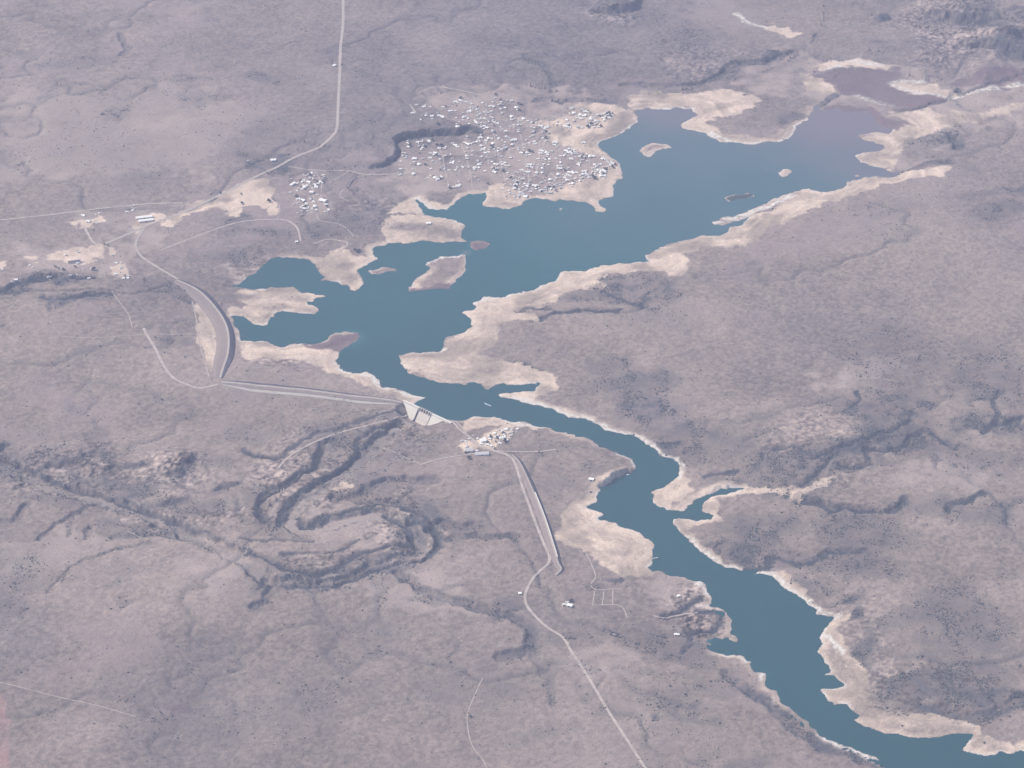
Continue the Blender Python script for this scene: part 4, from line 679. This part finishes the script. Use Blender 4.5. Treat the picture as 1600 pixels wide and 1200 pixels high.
# larger single buildings
def building(name, u, v, L, Wd, h, rz, roof, label, cat, wallm=2, group=None):
    x, y, z = G(u, v); root = empty(name, (x, y, z), rz); tag(root, label, cat, group)
    mb = MB(); mb.box(-L / 2, L / 2, -Wd / 2, Wd / 2, -2, h); mb.build('wall', M_WALLS[wallm], root)
    mb = MB(); a, b = L / 2 + .7, Wd / 2 + .7
    mb.add([(-a, -b, h + .02), (a, -b, h + .02), (a, b, h + .02), (-a, b, h + .02), (-a, 0, h + Wd * .17), (a, 0, h + Wd * .17)], [(0, 1, 5, 4), (2, 3, 4, 5), (1, 2, 5), (3, 0, 4), (0, 3, 2, 1)])
    mb.build('roof', M_ROOFS[roof], root)
    mb = MB(); mb.box(-2, 2, -Wd / 2 - .06, -Wd / 2 - .01, 0, h * .75); mb.build('door', M_DARK, root)
building('shed', 225, 340.5, 46, 10, 4, 0.25, 'bright white', 'long bright shed beside the main road junction, upper of the pair', 'shed')
building('shed', 228, 345.5, 42, 10, 4, 0.25, 'bright white', 'long bright shed beside the main road junction, lower of the pair', 'shed')
building('shed', 116, 410, 34, 9, 4, 0.3, 'dark', 'long dark-roofed shed at the south side of the sandy yard', 'shed', 2)
building('warehouse', 457.3, 288.7, 22, 7, 4, 1.05, 'bright white', 'long slanting white building at the left edge of the compact village', 'building')
building('hall', 504.5, 314.5, 20, 14, 5, -0.4, 'bright white', 'largest white hall at the right of the compact village, dark tree behind', 'building')
building('workshop', 732.5, 705, 20, 13, 5, 0.2, 'silver grey', 'wide grey-roofed workshop west of the dam village', 'building')
building('hall', 755, 690, 15, 12, 5, 0.3, 'bright white', 'tall white hall at the west end of the dam village core', 'building')
building('depot', 753, 710, 34, 12, 3.5, 0.1, 'silver grey', 'long low pale depot on the south side of the dam village', 'building')
building('farmhouse', 427, 251, 16, 10, 4, 0.2, 'bright white', 'lone white farmhouse among dark trees near the road bend', 'farmhouse')
building('farmhouse', 522, 103.5, 12, 9, 4, 0.9, 'bright white', 'small white house alone left of the straight far road', 'house')
building('farmhouse', 924, 750, 12, 8, 4, -0.2, 'bright white', 'white house alone above the shaded cliff inlet', 'house')
building('farmhouse', 812.5, 928, 7, 6, 3, 0, 'bright white', 'tiny white hut beside the bend of the southern road', 'hut')
building('farmhouse', 890, 947, 13, 9, 4, -0.4, 'bright white', 'largest white house of the farmstead east of the southern road', 'farmhouse', group='farmstead east of the southern road')
building('farmhouse', 881, 945.5, 8, 6, 3, 0.3, 'cream', 'small cream outbuilding at the left of the farmstead east of the southern road', 'outbuilding', group='farmstead east of the southern road')
building('farmhouse', 886, 942, 7, 5, 3, 0.1, 'silver grey', 'grey outbuilding behind the white farmstead house', 'outbuilding', group='farmstead east of the southern road')
building('farmhouse', 1060, 932, 7, 6, 3, 0.2, 'bright white', 'white hut on the pale rocky headland by the lower river', 'hut')
building('farmhouse', 1055.5, 992, 6, 5, 3, 0.2, 'bright white', 'left one of two small white huts by the looped ravine', 'hut')
building('farmhouse', 1059, 992.5, 6, 5, 3, 0.2, 'bright white', 'right one of two small white huts by the looped ravine', 'hut')
building('farmhouse', 463.5, 378.5, 7, 6, 3, 0.2, 'bright white', 'white hut where the track ends above the lagoon', 'hut')
building('farmhouse', 669.5, 349.5, 13, 8, 3, 0.1, 'bright white', 'white house on the sandy headland west of the town bay', 'house')
building('farmhouse', 388, 252, 6, 5, 3, 0.1, 'silver grey', 'grey hut in the dark trees left of the farmhouse', 'hut')

# ------------------------------------------------------------------ boats and the jetty
def boat(u, v, L, rz, label, wake=False):
    x, y = U(u, v, 0); root = empty('boat', (x, y, 0), rz); tag(root, label, 'boat')
    mb = MB(); w_ = L * .3; st = [(-.5, .42), (-.2, .5), (.2, .46), (.42, .22), (.52, .02)]
    vs = []; 
    for t, b in st: vs += [(t * L, -b * w_, 1.0), (t * L, -b * w_ * .6, -.4), (t * L, b * w_ * .6, -.4), (t * L, b * w_, 1.0)]
    fs = [(0, 1, 2, 3)] + [tuple(reversed(range(16, 20)))]
    for i in range(4):
        for k in range(4): a = i * 4 + k; b = i * 4 + (k + 1) % 4; fs.append((a, a + 4, b + 4, b))
    mb.add(vs, fs); mb.build('hull', M_BOAT, root)
    mb = MB(); mb.box(-.18 * L, .12 * L, -w_ * .3, w_ * .3, 1.0, 2.2); mb.build('cabin', M_ROOFS['silver grey'], root)
    if wake:
        mb = MB(); mb.add([(-L * .5, -1.2, .06), (-L * .5, 1.2, .06), (-L * 1.6, 2.6, .06), (-L * 2.4, .4, .06), (-L * 1.6, -1.6, .06)], [(0, 1, 2, 3, 4)])
        tag(mb.build('wake', M_FOAM, None), None, None, None, 'stuff').matrix_world = root.matrix_world; bpy.data.objects['wake'].location = root.location; bpy.data.objects['wake'].rotation_euler = root.rotation_euler
boat(765.5, 634, 9, -0.7, 'small white motorboat on the water just above the concrete dam', True)
boat(877, 326.5, 8, 0.5, 'white boat moored on the lake south of the town cliffs')
boat(981.5, 742, 9, 0.3, 'white houseboat in the shaded inlet under the cliff')
x, y = U(1024.5, 872); root = empty('jetty', (x, y, 0), 0.35); tag(root, 'thin pale jetty reaching out from the sandy west bank', 'jetty')
mb = MB(); mb.box(-10, 6, -.9, .9, .7, 1.0); mb.build('deck', M_CONC, root)
for xx in (-8, -3, 2, 5.4):
    mb = MB(); mb.box(xx - .2, xx + .2, -.7, .7, -3, .68); mb.build('post', M_CONC2, root)

# walled kraals near the southern farm: dark stone enclosures
for (u, v, wd, dp, lb) in [(948, 986, 17, 13, 'left one of two dark walled enclosures south east of the farmstead'), (959, 991, 17, 14, 'right one of two dark walled enclosures south east of the farmstead')]:
    x, y, z = G(u, v); mb = MB()
    for a in ((-wd / 2, wd / 2, -dp / 2, -dp / 2 + 2), (-wd / 2, wd / 2, dp / 2 - 2, dp / 2), (-wd / 2, -wd / 2 + 2, -dp / 2 + 2, dp / 2 - 2), (wd / 2 - 2, wd / 2, -dp / 2 + 2, dp / 2 - 2)):
        mb.box(*a, -1, 1.8)
    o = mb.build('enclosure', M_RIP); o.location = (x, y, z); o.rotation_euler = (0, 0, -.45); tag(o, lb, 'enclosure')

# ------------------------------------------------------------------ trees and scrub
def clump_shape(nv, seed):  # ragged low crown
    r = np.random.default_rng(seed)
    # two stacked ragged rings and a top
    V = []; 
    for ring, (rad, z) in enumerate([(0.75, 0.0), (1.0, 0.45), (0.55, 0.95)]):
        for k in range(nv):
            a = 2 * math.pi * (k + 0.5 * ring) / nv; q_ = rad * r.uniform(.7, 1.2); V.append((q_ * math.cos(a), q_ * math.sin(a), z * r.uniform(.85, 1.15)))
    V.append((r.uniform(-.1, .1), r.uniform(-.1, .1), 1.2)); Fc = []
    for ring in range(2):
        for k in range(nv):
            a = ring * nv + k; b = ring * nv + (k + 1) % nv; Fc += [(a, b, a + nv), (b, b + nv, a + nv)]
    for k in range(nv): Fc.append((2 * nv + k, 2 * nv + (k + 1) % nv, 3 * nv))
    return np.array(V), np.array(Fc)
# scrub: thousands of low bushes, denser where the ground is bushy
N = 3400000
bx = rng.uniform(-1860, 1860, N); by = rng.uniform(4640, 9100, N)
keepx = np.abs(bx) < by * 0.2 * 1.12 + 60; bx, by = bx[keepx], by[keepx]
ii = np.clip(np.searchsorted(gx, bx), 0, nx - 1); jj = np.clip(np.searchsorted(gy, by), 0, ny - 1)
vv = vegb[jj, ii]; ss = sdw[jj, ii]; sn = S_[jj, ii]; cl = fbm(bx, by, 30, 3, 91)
pr = np.clip(0.002 + 0.46 * vv ** 1.5 * np.clip(0.35 + 1.5 * cl, 0.02, 1.7), 0, 1) * (ss > 6) * (1 - 0.93 * sn) * (H[jj, ii] > -60)
sel = rng.random(len(bx)) < pr; bx, by = bx[sel], by[sel]; print('bushes', len(bx))
sz = np.minimum(rng.gamma(2.6, 0.28, len(bx)) + 0.6, 3.2)
allV, allF = [], []; off = 0
for s in range(4):
    V, Fc = clump_shape(4, 100 + s); m_ = np.arange(len(bx)) % 4 == s
    xx, yy, s2 = bx[m_], by[m_], sz[m_]; zz = hz_arr(xx, yy); an = rng.uniform(0, 6.28, len(xx)); c_, s_ = np.cos(an), np.sin(an)
    vx = (V[None, :, 0] * c_[:, None] - V[None, :, 1] * s_[:, None]) * s2[:, None] + xx[:, None]
    vy = (V[None, :, 0] * s_[:, None] + V[None, :, 1] * c_[:, None]) * s2[:, None] + yy[:, None]
    vz = V[None, :, 2] * (s2 * 0.9)[:, None] + zz[:, None] - 0.3
    allV.append(np.stack([vx, vy, vz], -1).reshape(-1, 3)); allF.append((Fc[None] + (np.arange(len(xx)) * len(V))[:, None, None] + off).reshape(-1, 3)); off += len(xx) * len(V)
tag(mesh_np('scrub', np.concatenate(allV), np.concatenate(allF), M_BUSH), None, None, None, 'stuff')

# single trees one can tell apart, by the houses and farms
def tree_proto(seed, R, Ht):
    root = empty('tree', (0, 0, 0)); r = random.Random(seed)
    mb = MB(); n = 6
    vs = [(.35 * math.cos(k * 1.047), .35 * math.sin(k * 1.047), -.5) for k in range(n)] + [(.2 * math.cos(k * 1.047), .2 * math.sin(k * 1.047), Ht * .6) for k in range(n)]
    mb.add(vs, [(k, (k + 1) % n, n + (k + 1) % n, n + k) for k in range(n)]); mb.build('trunk', M_BARK, root)
    V, Fc = clump_shape(6, seed); AV, AF = [], []
    for j in range(9):
        a = r.uniform(0, 6.28); d = R * r.uniform(0.1, .75); s = R * r.uniform(.3, .55)
        W = V * s + np.array([d * math.cos(a), d * math.sin(a), Ht * r.uniform(.3, .75)]); AF.append(Fc + len(V) * j); AV.append(W)
    mesh_np('crown', np.concatenate(AV), np.concatenate(AF), M_BUSH, parent=root)
    return root
def copy_tree(o):
    c = link(o.copy())
    for ch in o.children: d = link(ch.copy()); d.parent = c
    return c
protos = [tree_proto(s, R, Ht) for s, R, Ht in ((1, 4.5, 6), (2, 5.5, 7.5), (3, 3.6, 5))]
TREES = [(spots(640,140,K,[(1060,195),(1425,378),(1060,760),(760,370),(590,735)]), 'dark tree among the far houses of the lakeside town', 'trees among the far houses'),
(spots(740,140,K,[(465,110),(565,225),(930,300),(1000,320),(960,440),(90,380),(1250,700),(1500,890),(190,960),(430,770),(1500,1020)]), 'dark tree beside houses in the north of the lakeside town', 'trees in the north of the lakeside town'),
(spots(860,150,K,[(790,320),(820,345),(1220,360),(1180,385),(1250,420),(1040,440),(1160,470),(1300,385),(770,650),(860,600),(1060,640),(970,610),(140,625),(390,625)]), 'dark tree between houses on the pale headland', 'trees on the pale headland'),
(spots(620,210,K,[(750,130),(580,260),(930,235),(840,225),(910,750),(900,930),(1110,1130),(820,440),(270,235),(430,100),(600,640),(380,640)]), 'dark tree by the houses below the scarp in the west of the town', 'trees in the west of the town'),
(spots(740,220,K,[(360,120),(400,140),(1150,220),(1230,240),(1060,260),(430,460),(480,610),(420,590),(620,640),(1150,570),(1210,545),(1520,380),(810,820),(920,880),(770,790),(880,970),(1330,975),(1560,990),(1420,1060),(300,910)]), 'dark tree in a yard of the middle of the lakeside town', 'trees in the middle of the lakeside town'),
(spots(850,220,K,[(820,310),(900,330),(860,370),(780,350),(590,230),(1300,590),(1250,600),(1010,750),(1050,790),(1090,800),(110,980),(200,990),(240,1050),(600,850),(1480,500),(1440,560),(1230,700),(420,620)]), 'dark tree by the packed houses at the east tip of the town', 'trees at the east tip of the town'),
(spots(430,255,K,[(725,260),(610,545),(870,380),(880,460),(1030,770),(640,910),(740,735),(460,715),(530,380),(1090,910),(1000,400)]), 'dark tree in the compact village', 'trees in the compact village'),
(spots(620,610,8,[(1240,650),(1350,640),(1330,545),(1130,655),(860,790),(1220,735),(905,850),(1170,580),(1250,600)]), 'dark tree in the village below the concrete dam', 'trees in the dam village'),
([(92,421),(86,418),(100,423),(96,428),(118,418),(146,422),(168,384),(163,382),(60,440),(105,440),(120,437),(195,432),(225,437)], 'dark tree by the western settlement', 'trees of the western settlement'),
([(345,303),(377,304),(421,315),(427,313),(378,318)], 'dark bush at the edge of the sandy quarry', 'trees round the quarry'),
([(735,1120),(892,940)], 'lone dark tree on the open southern plain', 'lone trees on the southern plain'),
([(832,660),(556,392),(561,392),(558,395)], 'dark tree on the lake shore beside bare ground', 'trees on the lake shore')]
first = [True] * 3
for pts, lb, gr in TREES:
    for (u, v) in pts:
        k = random.randrange(3); o = protos[k] if first[k] else copy_tree(protos[k]); first[k] = False
        x, y, z = G(u, v); o.location = (x, y, z); o.rotation_euler = (0, 0, random.uniform(0, 6.28)); s = random.uniform(.85, 1.25); o.scale = (s, s, s)
        tag(o, lb, 'tree', gr)

# ------------------------------------------------------------------ haze in the air
m = bpy.data.materials.new('haze_air'); m.use_nodes = True; n = m.node_tree.nodes; n.clear()
out = n.new('ShaderNodeOutputMaterial'); pv = n.new('ShaderNodeVolumePrincipled')
pv.inputs['Color'].default_value = HAZE_COLOR; pv.inputs['Density'].default_value = HAZE_DENSITY; pv.inputs['Anisotropy'].default_value = 0.0
m.node_tree.links.new(pv.outputs[0], out.inputs['Volume'])
mb = MB(); mb.box(gx[0] - 50, gx[-1] + 50, gy[0] - 50, gy[-1] + 50, float(H.min()) - 2, CAMH + 60); tag(mb.build('haze', m), None, None, None, 'stuff')
